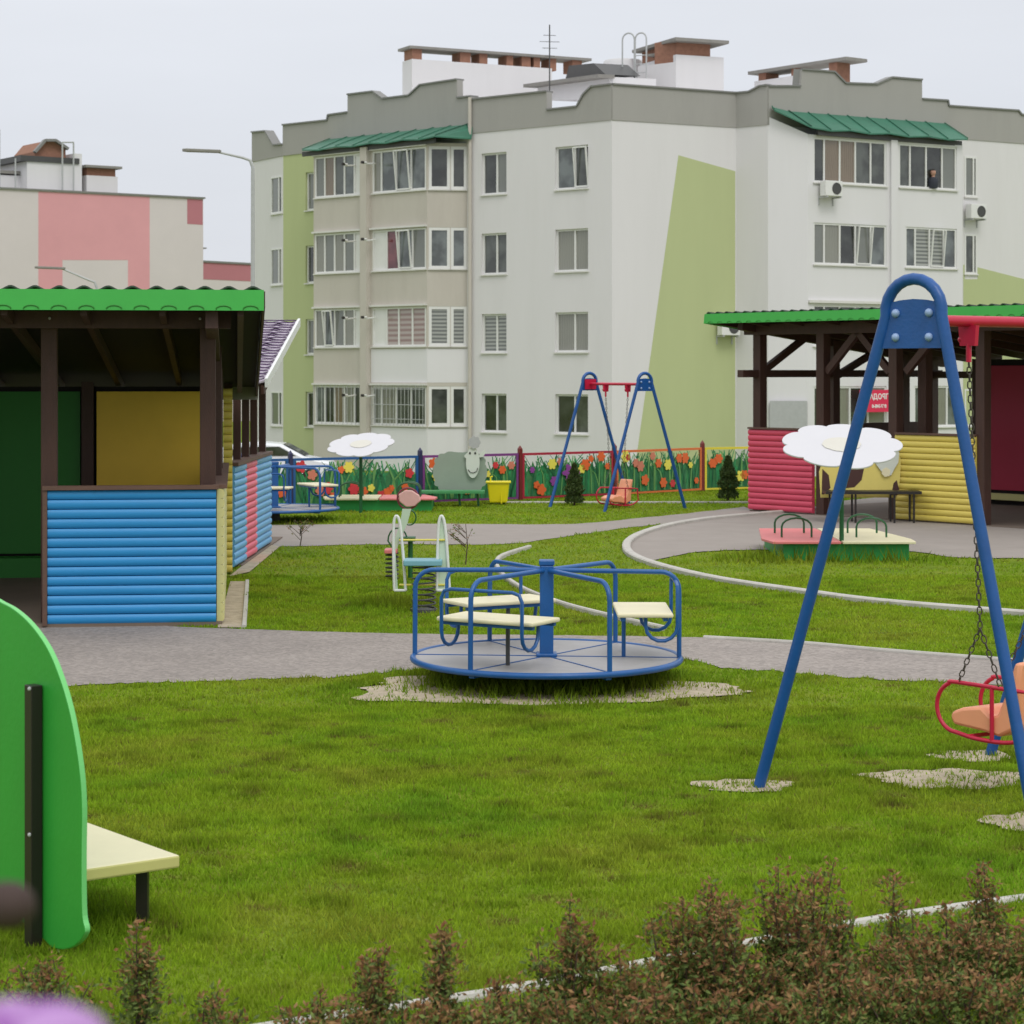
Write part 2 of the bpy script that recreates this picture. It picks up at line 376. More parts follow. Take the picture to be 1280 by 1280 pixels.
k5 = gl([(880,799),(1000,806),(1100,815),(1280,829),(1600,853)], 6); kerb('', k5, .04, .03)
tile = [G(272,786), G(303,786), G(308,728), G(288,728)]
tile2 = [G(286,722), G(312,716), G(350,684), G(336,682)]
sheet('paving', tile, .012, m_sand); sheet('paving', tile2, .012, m_sand)
kerb('', [G(305,786), G(309,728)], .04, .03)

def patch(cx, cy, rx, ry, n=40, a=.22):
    c = G(cx, cy); ex = G(cx+rx, cy).x-c.x; ey = abs(G(cx, cy-ry).y-c.y)
    ph = [random.uniform(0, 6.28) for _ in range(4)]; out = []
    for k in range(n):
        t = 2*math.pi*k/n; r = 1+a*(math.sin(3*t+ph[0])*.4+math.sin(5*t+ph[1])*.35+math.sin(9*t+ph[2])*.3)+random.uniform(-.05, .05)
        out.append(c+Vector((ex*r*math.cos(t), ey*r*math.sin(t), 0)))
    return out
patches = [patch(930,983,62,8), patch(1215,946,52,7), patch(1190,975,105,12), patch(1300,1030,68,13), patch(676,862,236,19, 70, .16),
           patch(1380,958,60,10), patch(420,625,40,3)]
for i, pt in enumerate(patches): sheet('bare_soil', pt, .008+.0007*i, m_sand)

# ------------------------------------------------------------------ grass (uncountable)
def grass():
    N1, N2, N3 = 330000, 240000, 130000
    def samp(n, d0, d1):
        D = np.sqrt(rng.uniform(0, 1, n)*(d1*d1-d0*d0)+d0*d0); X = rng.uniform(-.27, .27, n)*D; return X, D
    xs, ys = zip(samp(N1, 6.2, 14), samp(N2, 14, 23), samp(N3, 23, 41)); x = np.concatenate(xs); y = np.concatenate(ys)
    keep = np.ones(x.shape, bool)
    shed1 = [(-2.45,18.5), (-3.0,23.6), (-2.95,27.4), (-9,27.4), (-9,17.9)]
    shed2 = [(3.4,33.9), (6.4,30.2), (9.8,33), (6.8,36.8)]
    for poly in [[(p.x, p.y) for p in pp] for pp in (path1, path2, plaza, tile, tile2)]+[shed1, shed2]:
        keep &= ~inpoly(x, y, poly)
    patchm = np.zeros(x.shape, bool)
    for pp in patches: patchm |= inpoly(x, y, [(p.x, p.y) for p in pp])
    c_ = G(683, 857); patchm &= ~((((x-c_.x)/.80)**2+((y-c_.y-.05)/.62)**2+.12*np.sin(x*17)+.12*np.sin(y*23+x*9)) < 1)
    # a 2.5 cm raster of tufts, dry spots and weeds
    gx, gy, gs = -11.0, 6.0, .025; W_, H_ = 880, 1440
    def field(n_, r0, r1, ymax=41):
        f = np.zeros((H_, W_), np.float32); g = np.random.default_rng(n_)
        D = 6.2+(ymax-6.2)*g.uniform(0, 1, n_)**1.15; X = g.uniform(-.27, .27, n_)*D
        for a, b in zip(X, D):
            rx = g.uniform(r0, r1)*(1+.02*b); ry = rx*g.uniform(.5, 1.2); i0, j0 = int((a-gx)/gs), int((b-gy)/gs); k = int(2.2*max(rx, ry)/gs)+1
            i1, i2, j1, j2 = max(i0-k, 0), min(i0+k+1, W_), max(j0-k, 0), min(j0+k+1, H_)
            if i1 >= i2 or j1 >= j2: continue
            yy, xx = np.mgrid[j1:j2, i1:i2]; f[j1:j2, i1:i2] = np.maximum(f[j1:j2, i1:i2], np.exp(-(((xx-i0)*gs/rx)**2+((yy-j0)*gs/ry)**2)))
        return f
    F1, F2, F3 = field(1500, .03, .10), field(560, .02, .07), field(260, .05, .22)
    def look(f, a, b): return f[np.clip(((b-gy)/gs).astype(int), 0, H_-1), np.clip(((a-gx)/gs).astype(int), 0, W_-1)]
    nz_ = np.sin(x*31+np.sin(y*23)*2)*np.sin(y*37+np.sin(x*19)*2)
    keep &= (~patchm) | (nz_ > .62) | (rng.uniform(0, 1, x.shape) < .13)
    x = x[keep]; y = y[keep]; n = len(x)
    def lump(a, b, s, k):
        g = np.random.default_rng(k); out = np.zeros(a.shape)
        for i in range(9):
            th = g.uniform(0, 6.28); w = s*g.uniform(.6, 1.7); out += np.sin((a*np.cos(th)+b*np.sin(th))*w+g.uniform(0, 6.28))
        return out/3
    cl = lump(x, y, 9, 1)*.6+lump(x, y, 24, 2)*.5
    h = (.020+.006*np.clip(cl, -1.2, 2.2))*rng.uniform(.6, 1.35, n)
    tall = rng.uniform(0, 1, n) < .015; h = np.where(tall, h*1.9, h)
    # longer growth round the feet of the equipment
    def near(cx, cy, r): return np.exp(-(((x-cx)**2+(y-cy)**2)/(r*r))**2)
    cc = G(683, 857)
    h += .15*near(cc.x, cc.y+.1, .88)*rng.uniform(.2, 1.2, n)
    h += .17*np.exp(-((x-PX(1040, 25.0))/1.25)**4-((y-24.75)/.30)**2)*rng.uniform(.1, 1.2, n)+.06*near(PX(930, 25), 24.9, .45)*rng.uniform(.1, 1.2, n)
    h += .03*(np.abs(y-(12.3)) < .12)*(x > 1.2)*rng.uniform(0, 1, n)
    for cx, cy, r, a in ((G(500,757).x, G(500,757).y, .5, .10), (G(430,650).x, G(430,650).y, .9, .05), (G(140,1150).x, G(140,1150).y, .35, .06),
                         (G(560,975).x, G(560,975).y, .2, .03), (G(1050,1000).x, 10.9, .3, .03)):
        h += a*near(cx, cy, r)*rng.uniform(.1, 1.1, n)
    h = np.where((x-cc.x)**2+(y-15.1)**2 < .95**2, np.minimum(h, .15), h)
    w = np.interp(y, [6, 14, 23, 41], [.0035, .006, .010, .017])*rng.uniform(.7, 1.3, n)
    ringm = np.zeros(n, bool)
    for pp in patches:
        cx_ = sum(p.x for p in pp)/len(pp); cy_ = sum(p.y for p in pp)/len(pp)
        ringm |= inpoly(x, y, [(cx_+(p.x-cx_)*1.22, cy_+(p.y-cy_)*1.35) for p in pp])
    ringm = ringm.astype(float)*(.5+.5*np.sin(x*9+1)*np.sin(y*7))
    tuft, dry, wd = look(F1, x, y), look(F2, x, y), look(F3, x, y); h = h*(1-.45*dry)+.028*ringm*rng.uniform(0, 1, n)+.022*tuft*rng.uniform(.2, 1, n)+.012*wd
    th = rng.uniform(0, 2*math.pi, n); ln = h*rng.uniform(.1, .9, n); la = rng.uniform(0, 2*math.pi, n)
    vx = np.empty((n, 3, 3)); cx, sx = np.cos(th)*w, np.sin(th)*w
    vx[:, 0, 0] = x-cx; vx[:, 0, 1] = y-sx; vx[:, 0, 2] = -.002
    vx[:, 1, 0] = x+cx; vx[:, 1, 1] = y+sx; vx[:, 1, 2] = -.002
    vx[:, 2, 0] = x+np.cos(la)*ln; vx[:, 2, 1] = y+np.sin(la)*ln; vx[:, 2, 2] = h
    me = bpy.data.meshes.new('grass'); me.vertices.add(n*3); me.loops.add(n*3); me.polygons.add(n)
    me.vertices.foreach_set('co', vx.ravel()); me.loops.foreach_set('vertex_index', np.arange(n*3, dtype=np.int32))
    me.polygons.foreach_set('loop_start', np.arange(0, n*3, 3, dtype=np.int32))
    at = me.attributes.new('tone', 'FLOAT', 'POINT'); fine = lump(x, y, 38, 5)*lump(x*.6, y, 17, 6); spots = np.clip(fine-.9, 0, 1.2)
    tone = np.repeat(rng.uniform(.72, 1.25, n)*(1+.04*lump(x, y, 5, 3)+.06*lump(x*.7, y*1.6, 15, 4))*(1-.15*spots)*(1-.30*tuft-.25*dry)*(1-.38*np.clip((h-.05)/.07, 0, 1))*(1-.22*ringm), 3); at2 = me.attributes.new('dry', 'FLOAT', 'POINT'); at2.data.foreach_set('value', np.repeat(np.clip(dry*1.1*rng.uniform(.3, 1, n)+(rng.uniform(0, 1, n) < .04)*.6, 0, 1), 3)); at.data.foreach_set('value', tone)  # tall blades darker: lush growth plus merry-go-round shade put into the colour
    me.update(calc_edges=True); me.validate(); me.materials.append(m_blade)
    o = bpy.data.objects.new('grass', me); C.objects.link(o)
    tag(o, 'short bright green lawn grass around the playground', 'grass', kind='stuff')
grass()

# ------------------------------------------------------------------ building helpers
def onplane(A, B, px):
    k = (px-640)/F; dx, dy = B[0]-A[0], B[1]-A[1]
    t = (k*A[1]-A[0])/(dx-k*dy); return t
def pt(px, D): return (PX(px, D), D)
class Plane:
    def __init__(s, A, B):
        s.A = Vector((A[0], A[1], 0)); s.B = Vector((B[0], B[1], 0)); s.L = (s.B-s.A).length; s.u = (s.B-s.A)/s.L
        s.n = Vector((s.u.y, -s.u.x, 0))
        if s.n.dot(-s.A) < 0: s.n = -s.n
    def U(s, px): return onplane(s.A, s.B, px)*s.L
    def p(s, u, z, off=0): q = s.A+s.u*u+s.n*off; return Vector((q.x, q.y, z))
    def px(s, px, py, off=0):
        u = s.U(px); q = s.A+s.u*u; return s.p(u, PZ(py, q.y), off)
def pbox(mb, pl, u0, u1, z0, z1, o0, o1):
    vs = [pl.p(u0, z0, o0), pl.p(u1, z0, o0), pl.p(u1, z0, o1), pl.p(u0, z0, o1), pl.p(u0, z1, o0), pl.p(u1, z1, o0), pl.p(u1, z1, o1), pl.p(u0, z1, o1)]
    mb.add(vs, [(0,3,2,1),(4,5,6,7),(0,1,5,4),(1,2,6,5),(2,3,7,6),(3,0,4,7)])
def wall(root, pl, z0, z1, holes, mat, name='wall', depth=.2, ua=0, ub=None):
    ub = pl.L if ub is None else ub
    us = sorted({ua, ub}|{h[0] for h in holes}|{h[1] for h in holes}); zs = sorted({z0, z1}|{h[2] for h in holes}|{h[3] for h in holes})
    us = [u for u in us if ua-1e-6 <= u <= ub+1e-6]; mb = MB()
    for i in range(len(us)-1):
        for j in range(len(zs)-1):
            um, zm = (us[i]+us[i+1])/2, (zs[j]+zs[j+1])/2
            if any(h[0] < um < h[1] and h[2] < zm < h[3] for h in holes): continue
            mb.add([pl.p(us[i], zs[j]), pl.p(us[i+1], zs[j]), pl.p(us[i+1], zs[j+1]), pl.p(us[i], zs[j+1])], [(0,1,2,3)])
    for h in holes:
        a, b, c, e = h[:4]
        for (q1, q2) in (((a,c),(b,c)), ((b,c),(b,e)), ((b,e),(a,e)), ((a,e),(a,c))):
            mb.add([pl.p(*q1), pl.p(*q2), pl.p(*q2, -depth), pl.p(*q1, -depth)], [(0,1,2,3)])
    return mb.build(name, mat, root)
def window(root, pl, u0, u1, z0, z1, sashes, glass=None, rec=.13, fw=.07, sill=True, open_i=None, blankL=0):
    mb = MB(); o0, o1 = -rec-.03, -rec+.04
    pbox(mb, pl, u0, u1, z0, z0+fw, o0, o1); pbox(mb, pl, u0, u1, z1-fw, z1, o0, o1)
    n = len(sashes); tot = sum(sashes); us = [u0]
    for s in sashes: us.append(us[-1]+(u1-u0)*s/tot)
    for i, u in enumerate(us):
        w = fw*.5 if 0 < i < n else fw*.5; a = max(u-w, u0) if i else u0; b = min(u+w, u1) if i < n else u1
        if i == 0: b = u0+fw
        if i == n: a = u1-fw
        pbox(mb, pl, a, b, z0+fw, z1-fw, o0, o1+.002)
    if blankL: pbox(mb, pl, u0+fw, u0+fw+blankL, z0+fw+.0, z1-fw, o0, o1-.01)
    if open_i is not None:   # tilted sash
        a = us[open_i]+fw*.7; b = us[open_i+1]-fw*.6; zz0, zz1 = z0+fw*1.1, z1-fw*1.1
        for (q, r_) in (((a, zz0), (a, zz1)), ((b, zz0), (b, zz1)), ((a, zz0), (b, zz0)), ((a, zz1), (b, zz1))):
            f = lambda q: pl.p(q[0], q[1], o1+.02+(.16 if q[1] == zz1 else 0))
            mb.beam(f(q), f(r_), .05, .05, up=pl.n)
    w = mb.build('window', m_white, root)
    g = MB()
    for i in range(n):
        g.add([pl.p(us[i], z0, -rec), pl.p(us[i+1], z0, -rec), pl.p(us[i+1], z1, -rec), pl.p(us[i], z1, -rec)], [(0,1,2,3)])
    mats = []
    for i in range(n):
        mm = (glass[i % len(glass)] if glass else random.choice(g_mats)); mats.append(mm)
    ml = []
    for x in mats:
        if x not in ml: ml.append(x)
    go = g.build('pane', ml, w)
    for i, pf in enumerate(go.data.polygons): pf.material_index = ml.index(mats[i])
    if sill:
        sb = MB(); pbox(sb, pl, u0-.04, u1+.04, z0-.05, z0-.002, -rec, .07); sb.build('sill', m_sill, w)
    return w
def polyplane(root, pl, pts, thick, mat, name, off=0, edge=None):
    mb = MB(); q = [pl.px(x, y, off) for x, y in pts]; mb.prism(q, -pl.n*thick); o = mb.build(name, mat, root)
    return o
def coping(root, pl, pts, w=.42, t=.06):
    mb = MB()
    for a, b in zip(pts[:-1], pts[1:]):
        p = pl.px(*a)-pl.n*.12; q = pl.px(*b)-pl.n*.12; p.z += .03; q.z += .03
        if abs(a[0]-b[0]) < 1: continue
        mb.beam(p, q, w, t)
    return mb.build('coping', m_coping, root)

# ------------------------------------------------------------------ the white and green apartment block
W0 = Plane(pt(316, 96.0), pt(354, 93.3)); W1 = Plane(pt(354, 93.3), pt(590, 84.5)); W1b = Plane(pt(590, 84.5), pt(765, 80.0))
W2 = Plane(pt(765, 80.0), pt(920, 82.5)); W2b = Plane(pt(920, 82.5), pt(960, 81.55)); W3 = Plane(pt(960, 81.55), pt(1330, 89.5))
flats = thing('apartment_block', 'four storey white apartment block with grey parapet, green painted wedges and glazed loggias', 'apartment building', (3.57, 80, -1.7))
GB = -1.72; ZT = PZ(150, 80.0)
rows = [(8.74, 10.3), (5.75, 7.29), (2.82, 4.27), (-.15, 1.29)]
def build_flats():
    hs = []
    # plane W1b, two columns of windows
    cols = [(602, 633), (694, 735)]
    for ci, (a, b) in enumerate(cols):
        for ri, (zb, zt) in enumerate(rows):
            hs.append((W1b.U(a), W1b.U(b), zb, zt, ci, ri))
    wall(flats, W1b, GB, ZT, hs, m_wallL)
    for h in hs:
        gl_ = None
        if h[4] == 0 and h[5] == 2: gl_ = [g_blind]
        if h[5] == 3: gl_ = [g_mats[2], g_mats[0]]
        if h[4] == 1 and h[5] == 0: gl_ = [g_mats[4], g_mats[0]]
        if h[4] == 1 and h[5] in (1, 2): gl_ = [g_mats[1]]
        window(flats, W1b, *h[:4], [1.15, .9], gl_, open_i=1 if (h[4] == 1 and h[5] == 0) else None)
    # plane W1: far strip, behind the loggias
    hs = [(W1.U(382), W1.U(400), zb, zt) for zb, zt in rows]
    wall(flats, W1, GB, ZT, hs, m_green, ub=W1.U(402)); wall(flats, W1, GB, ZT, [], m_wallL, ua=W1.U(402))
    for h in hs: window(flats, W1, *h, [1, 1])
    hs = [(W0.U(339), W0.U(353), zb, zt) for zb, zt in rows]
    wall(flats, W0, GB, ZT, hs, m_wallL)
    for h in hs: window(flats, W0, *h, [1.4, .6], rec=.02)
    wall(flats, W2, GB, ZT, [], m_wallL); wall(flats, W2b, GB, ZT, [], m_wallL)
    hs = [(W3.U(1205.5), W3.U(1221), zb+.15, zt+.15) for zb, zt in rows]
    wall(flats, W3, GB, ZT, hs, m_wallL)
    for h in hs: window(flats, W3, *h, [1.5, .6], rec=.02)
    # closing walls behind and roof
    a = W0.A; b = W3.B; back = Vector((6, 112, 0))
    mb = MB(); mb.prism([V(a.x, a.y, GB), V(W0.B.x, W0.B.y+.3, GB), V(W1.B.x, W1.B.y+.4, GB), V(W1b.B.x, W1b.B.y+.4, GB), V(W2.B.x-.2, W2.B.y+.3, GB), V(W2b.B.x+.1, W2b.B.y+.4, GB), V(b.x, b.y+.3, GB), V(b.x-6, b.y+16, GB), V(8, 104, GB), V(a.x+7, a.y+14, GB)], (0, 0, ZT+.1-GB))
    mb.build('core', m_wallL, flats)
    # painted green areas (thin coats of render)
    def coat(pl, pts, mat):
        mb = MB(); mb.prism([pl.px(x, y, .006) for x, y in pts], -pl.n*.012); mb.build('painted_area', mat, flats)
    coat(W2, [(848,194),(919,214),(919,590),(793,590)], m_green)
    coat(W3, [(1221.8,334),(1300,354),(1300,600),(1204,600),(1204,331),(1206,331),(1206,349),(1221.8,349)], m_green)
    # parapets
    def par(pl, top, bot):
        polyplane(flats, pl, top+bot[::-1], .3, m_grey, 'parapet', .03); coping(flats, pl, top)
    yb = lambda pl, px: (px, HY-(ZT-H)*F/(pl.A+pl.u*pl.U(px)).y)
    par(W0, [(315.5,166),(333,164.5),(343,182),(354,181)], [yb(W0,315.5), yb(W0,354)])
    par(W1, [(354,157),(410,151),(411,144.5),(435,141),(435.1,119),(467,115),(479,124),(512,120),(526,107),(559,102),(572,100),(572.1,123),(590,121)], [yb(W1,354), yb(W1,590)])
    par(W1b, [(590,125),(684,115),(684.1,138),(722,134),(730,119),(740,109),(765,106)], [yb(W1b,590), yb(W1b,765)])
    par(W2, [(765,106),(920,117)], [yb(W2,765), yb(W2,920)])
    par(W2b, [(920,117),(937,115.5),(950,108.5),(960,107)], [yb(W2b,920), yb(W2b,960)])
    par(W3, [(960,108.5),(1000,108.5),(1002,87.5),(1042,90.6),(1056,104.7),(1095,106),(1114,97.5),(1152,100.6),(1152.1,124.4),(1184,126.5),(1185,133),(1272,139),(1276,144),(1310,147)], [yb(W3,960), yb(W3,1310)])
    # downpipe at the joint
    mb = MB(); mb.tube([W1b.px(590,122,.12), W1b.px(590,600,.12)], .07, 8); mb.build('downpipe', m_beige, flats, smooth=True)
    # ---- left loggias
    Fp = Plane(pt(392, 89.03), pt(534, 84.51)); Fb = Plane(pt(534, 84.51), pt(585, 84.7))
    zr = [(9.0, 10.62), (6.0, 7.56), (3.08, 4.58), (.06, 1.56)]
    hA = [(Fp.U(393.5), Fp.U(452), a, b) for a, b in zr]; hB = [(Fp.U(465.5), Fp.U(532.5), a, b) for a, b in zr]
    hC = [(Fb.U(536), Fb.U(562.5), a, b) for a, b in zr]+[(Fb.U(563.5), Fb.U(583.5), a, b) for a, b in zr]
    wall(flats, Fp, GB, 10.75, hA+hB, m_beige, 'loggia_front'); wall(flats, Fb, GB, 10.75, hC, m_beige, 'loggia_front')
    s = Plane((W1.p(W1.U(404), 0).x, W1.p(W1.U(404), 0).y), (Fp.A.x, Fp.A.y))
    mb = MB(); mb.add([V(Fp.A.x, Fp.A.y, GB), V(Fp.A.x, Fp.A.y, 10.75), V(Fp.A.x+.9, Fp.A.y+2.2, 10.75), V(Fp.A.x+.9, Fp.A.y+2.2, GB)], [(0,1,2,3)])
    mb.add([V(Fp.A.x, Fp.A.y, 10.75), V(Fp.B.x, Fp.B.y, 10.75), V(Fb.B.x, Fb.B.y, 10.75), V(Fp.A.x+.9, Fp.A.y+2.2, 10.75)], [(0,1,2,3)])
    mb.build('loggia_side', m_beige, flats)
    gA = [[g_mats[3], g_brown, g_mats[0], g_mats[4], m_white], [g_mats[1], g_mats[3], g_mats[1], g_mats[3], m_white], [g_mats[1], g_mats[4], g_mats[3], g_mats[1], m_white], [g_mats[4], g_mats[2], g_brown, g_mats[1], g_mats[2]]]
    for i, h in enumerate(hA): window(flats, Fp, *h, [1, 1, 1, 1, .75], gA[i], rec=.05, blankL=0, open_i=1 if i == 2 else None)
    gBm = [[g_mats[1], g_mats[4], g_mats[4], g_mats[4]], [m_white, g_red, g_mats[4], g_mats[3]], [m_white, g_pinkblind, g_pinkblind, g_pinkblind], [g_mats[3], g_mats[1], g_mats[0], g_mats[0]]]
    for i, h in enumerate(hB): window(flats, Fp, *h, [.6, 1, 1, 1] if i in (0, 3) else [.95, .8, .9, .9], gBm[i], rec=.05, open_i=2 if i < 2 else None)
    for i, h in enumerate(hC):
        k = i % 4; window(flats, Fb, *h, [1], [[g_mats[2], g_mats[4], g_blind, g_mats[0]][k]], rec=.05, fw=.11)
    # column between the loggias, trims, spandrel coats
    mb = MB(); pbox(mb, Fp, Fp.U(455), Fp.U(463), GB, 10.8, .0, .22); mb.build('pilaster', m_beige, flats)
    for a, b in zr:
        mb = MB(); pbox(mb, Fp, Fp.U(392), Fp.U(454), b+.03, b+.10, .0, .12); pbox(mb, Fp, Fp.U(464), Fp.L, b+.03, b+.10, 0, .12); mb.build('trim', m_sill, flats)
    for z0, z1 in ((1.7, 2.98), (GB, -.03)):
        mb = MB(); pbox(mb, Fp, Fp.U(464), Fp.L, z0, z1, -.01, .006); pbox(mb, Fb, 0, Fb.L, z0, z1, -.01, .006); mb.build('painted_area', m_whiteB, flats)
    for z in (10.15, 7.2, 4.2, 1.2):
        for px in (446, 470):
            mb = MB(); p = Fp.p(Fp.U(px), z, .05); mb.tube([p, p+Fp.n*.5+V(0, 0, -.05)], .035, 6); mb.tube([p+Fp.n*.45, p+Fp.n*.62], .05, 6); so2 = mb.build('spout', m_white if px > 450 else m_sill, flats); mb = MB(); mb.tube([p+Fp.n*.6, p+Fp.n*.7], .06, 6); mb.build('spout_end', m_black, so2)
    # security bars on the ground floor loggias
    mb = MB()
    for px in np.linspace(467, 531, 15): mb.tube([Fp.p(Fp.U(px), .05, .1), Fp.p(Fp.U(px), 1.6, .1)], .012, 5)
    for z in (.3, .85, 1.45): mb.tube([Fp.p(Fp.U(466), z, .1), Fp.p(Fp.U(532), z, .1)], .014, 5)
    for px in np.linspace(394, 452, 12): mb.tube([Fp.p(Fp.U(px), .05, .1), Fp.p(Fp.U(px), 1.6, .1)], .012, 5)
    mb.build('security_bars', m_galv, flats)
    # awning over the left loggias
    def awn(pts_back, pts_front, thick=.05):
        mb = MB(); n = len(pts_back)
        vs = pts_back+pts_front
        fs = [(i, i+1, n+i+1, n+i) for i in range(n-1)]; lo = [v-Vector((0, 0, thick)) for v in vs]
        mb.add(vs+lo, fs+[tuple(2*n+k for k in f[::-1]) for f in fs]+[(0, n, 3*n, 2*n), (n-1, 2*n-1, 4*n-1, 3*n-1)]+[(n+i, n+i+1, 3*n+i+1, 3*n+i) for i in range(n-1)]+[(i, i+1, 2*n+i+1, 2*n+i) for i in range(n-1)])
        for i in range(n):   # seams
            mb.beam(pts_back[i]+V(0, 0, .03), pts_front[i]+V(0, 0, .03), .03, .03)
        return mb.build('awning', m_awn, flats)
    nb = 9; back = [W1.px(413+(586-413)*i/(nb-1), 174-18.5*i/(nb-1), .04) for i in range(nb)]
    front = []
    for i in range(nb):
        px = 386+(552-386)*i/(nb-1); u = Fp.U(px); q = Fp.p(u, 0, .35); front.append(V(q.x, q.y, 10.93-.06*(i % 2)))
    awn(back, front)
    qe = Fb.p(Fb.L, 0, .3); awn([back[-1], W1b.px(591, 160, .04)], [front[-1], V(qe.x+.1, qe.y-.1, 10.9)])
    mb = MB(); mb.beam(V(front[0].x, front[0].y+.35, 10.78), V(front[-1].x, front[-1].y+.35, 10.78), .1, .18); mb.build('soffit', m_darkmetal, flats)
    # ---- right loggias
    Rp = Plane(pt(1010, 81.45), pt(1203, 85.55)); Rs = Plane(pt(961, 81.58), pt(1010, 81.45))
    zr2 = [(9.02, 10.66), (6.03, 7.55), (3.05, 4.55), (.03, 1.57)]
    hA = [(Rp.U(1017), Rp.U(1108), a, b) for a, b in zr2]; hB = [(Rp.U(1124 if i in (0,) else 1132), Rp.U(1196), a, b) for i, (a, b) in enumerate(zr2[:3])]+[(Rp.U(1143), Rp.U(1198), .03, 1.57)]
    wall(flats, Rp, GB, 10.75, hA+hB, m_whiteB, 'loggia_front')
    q0 = W3.A; mb = MB(); mb.add([V(q0.x, q0.y, GB), V(Rp.A.x, Rp.A.y, GB), V(Rp.A.x, Rp.A.y, 10.75), V(q0.x, q0.y, 11.4)], [(0,1,2,3)])
    q1 = W3.p(W3.U(1203.5), 0); mb.add([V(Rp.B.x, Rp.B.y, GB), V(q1.x, q1.y, GB), V(q1.x, q1.y, 10.75), V(Rp.B.x, Rp.B.y, 10.75)], [(0,1,2,3)])
    mb.add([V(q0.x, q0.y, 10.74), V(Rp.A.x, Rp.A.y, 10.74), V(Rp.B.x, Rp.B.y, 10.74), V(q1.x, q1.y, 10.74)], [(0,1,2,3)])
    mb.build('loggia_side', m_whiteB, flats)
    gR = [[g_mats[2], g_brown, g_brown, g_mats[0], g_mats[0]], [g_mats[3], g_mats[1], g_mats[2], g_mats[3], g_mats[4]], None, [g_mats[0], g_mats[1], g_mats[2], g_mats[1]]]
    for i, h in enumerate(hA): window(flats, Rp, *h, [.7, 1, 1, 1, 1] if i < 3 else [1, 1, 1, 1], gR[i], rec=.07, open_i=3 if i == 1 else None)
    gR = [[g_mats[0], g_mats[2], g_mats[2], g_mats[3]], [g_mats[4], g_blind, g_blind, g_mats[4]], None, [g_mats[4], g_mats[1], g_mats[1], g_mats[4]]]
    for i, h in enumerate(hB): window(flats, Rp, *h, [.7, 1, 1, .9], gR[i], rec=.07, open_i=2 if i == 1 else None)
    mb = MB(); pbox(mb, Rp, Rp.U(1112), Rp.U(1120), GB, 10.75, 0, .10); mb.build('pilaster', m_whiteB, flats)
    mb = MB(); pbox(mb, Rp, 0, Rp.U(1109), 4.62, 4.72, 0, .1); mb.build('trim', m_sill, flats)
    nb = 9; back = [W3.px(966+(1185-966)*i/(nb-1), 136+ (160-136)*i/(nb-1), .04) for i in range(nb)]; back = []
    for i in range(nb):
        px = 985+(1180-985)*i/(nb-1); q = W3.p(W3.U(px), 0, .04); back.append(V(q.x, q.y, 11.65))
    front = []
    for i in range(nb):
        px = 1008+(1203-1008)*i/(nb-1); q = Rp.p(Rp.U(px), 0, .3); front.append(V(q.x, q.y, 10.98-.07*(i % 2)))
    awn(back, front); qq = W3.p(.1, 0, .1); awn([V(qq.x, qq.y, 11.75), back[0]], [V(qq.x+.05, qq.y-.4, 11.6), front[0]])
    mb = MB(); mb.beam(V(front[0].x+.25, front[0].y+.35, 10.82), V(front[-1].x-.2, front[-1].y+.3, 10.82), .1, .2); mb.build('soffit', m_darkmetal, flats)
    # grey door of the utility room on the ground floor
    mb = MB(); q0 = Plane((W3.A.x, W3.A.y), (Rp.A.x, Rp.A.y)); 
    mb.beam(V(W3.A.x+.05, W3.A.y-.12, .1), V(Rp.A.x-.05, Rp.A.y-.12, .1), .1, 1.9); mb.build('service_panel', m_galv, flats)
    # air conditioners hang on brackets: parts bolted to the facade
    def ac(pl, px, z, s=1.0):
        u = pl.U(px); b = MB(); pbox(b, pl, u-.4*s, u+.4*s, z-.28*s, z+.28*s, .15, .48); o = b.build('air_conditioner', m_white, flats, bevel=.02)
        c = pl.p(u+.12*s, z, .485); f = MB(); ring = [c+pl.u*math.cos(t)*.2*s+V(0, 0, math.sin(t)*.2*s) for t in np.linspace(0, 2*math.pi, 20)[:-1]]
        f.tube(ring, .02, 6, True); f.prism([c+(q-c)*.9 for q in ring], pl.n*.006); f.build('fan_grille', m_darkmetal, o)
        k = MB(); pbox(k, pl, u-.35*s, u-.3*s, z-.34*s, z-.285*s, 0, .5); pbox(k, pl, u+.3*s, u+.35*s, z-.34*s, z-.285*s, 0, .5); pbox(k, pl, u-.35*s, u-.31*s, z-.6*s, z-.34*s, 0, .04); pbox(k, pl, u+.31*s, u+.35*s, z-.6*s, z-.34*s, 0, .04); k.build('bracket', m_galv, o)
    ac(Rp, 1032, 8.78); ac(W3, 1213, 8.3); ac(W2, 905, 3.72)
    # ---- rooftop: ventilation shafts, stair head, ladder, aerial
    A = Plane(pt(515, 95), pt(745, 99)); mb = MB(); pbox(mb, A, 0, A.U(690), 11, 15.38, -1.0, 0); mb.build('vent_block', m_whiteB, flats)
    mb = MB(); pbox(mb, A, -.15, A.U(738), 15.82, 15.93, -1.15, .12); mb.build('vent_cap', m_slab, flats)
    for a, b in ((516,528),(576,589),(600,610),(634,642),(653,664),(668,676),(688,696),(716,728)):
        mb = MB(); pbox(mb, A, A.U(a), A.U(b), 15.3, 15.83, -.9, -.05); mb.build('brick_pier', m_brick, flats)
    A = Plane(pt(668, 97), pt(760, 89)); mb = MB(); mb.prism([A.px(672,108), A.px(762,96), A.px(762,125), A.px(672,125)], -A.n*2); mb.build('stair_head', m_whiteB, flats)
    mb = MB(); mb.beam(A.px(669,108,.2), A.px(764,95.5,.2), .7, .14); mb.build('stair_head_roof', m_slab, flats)
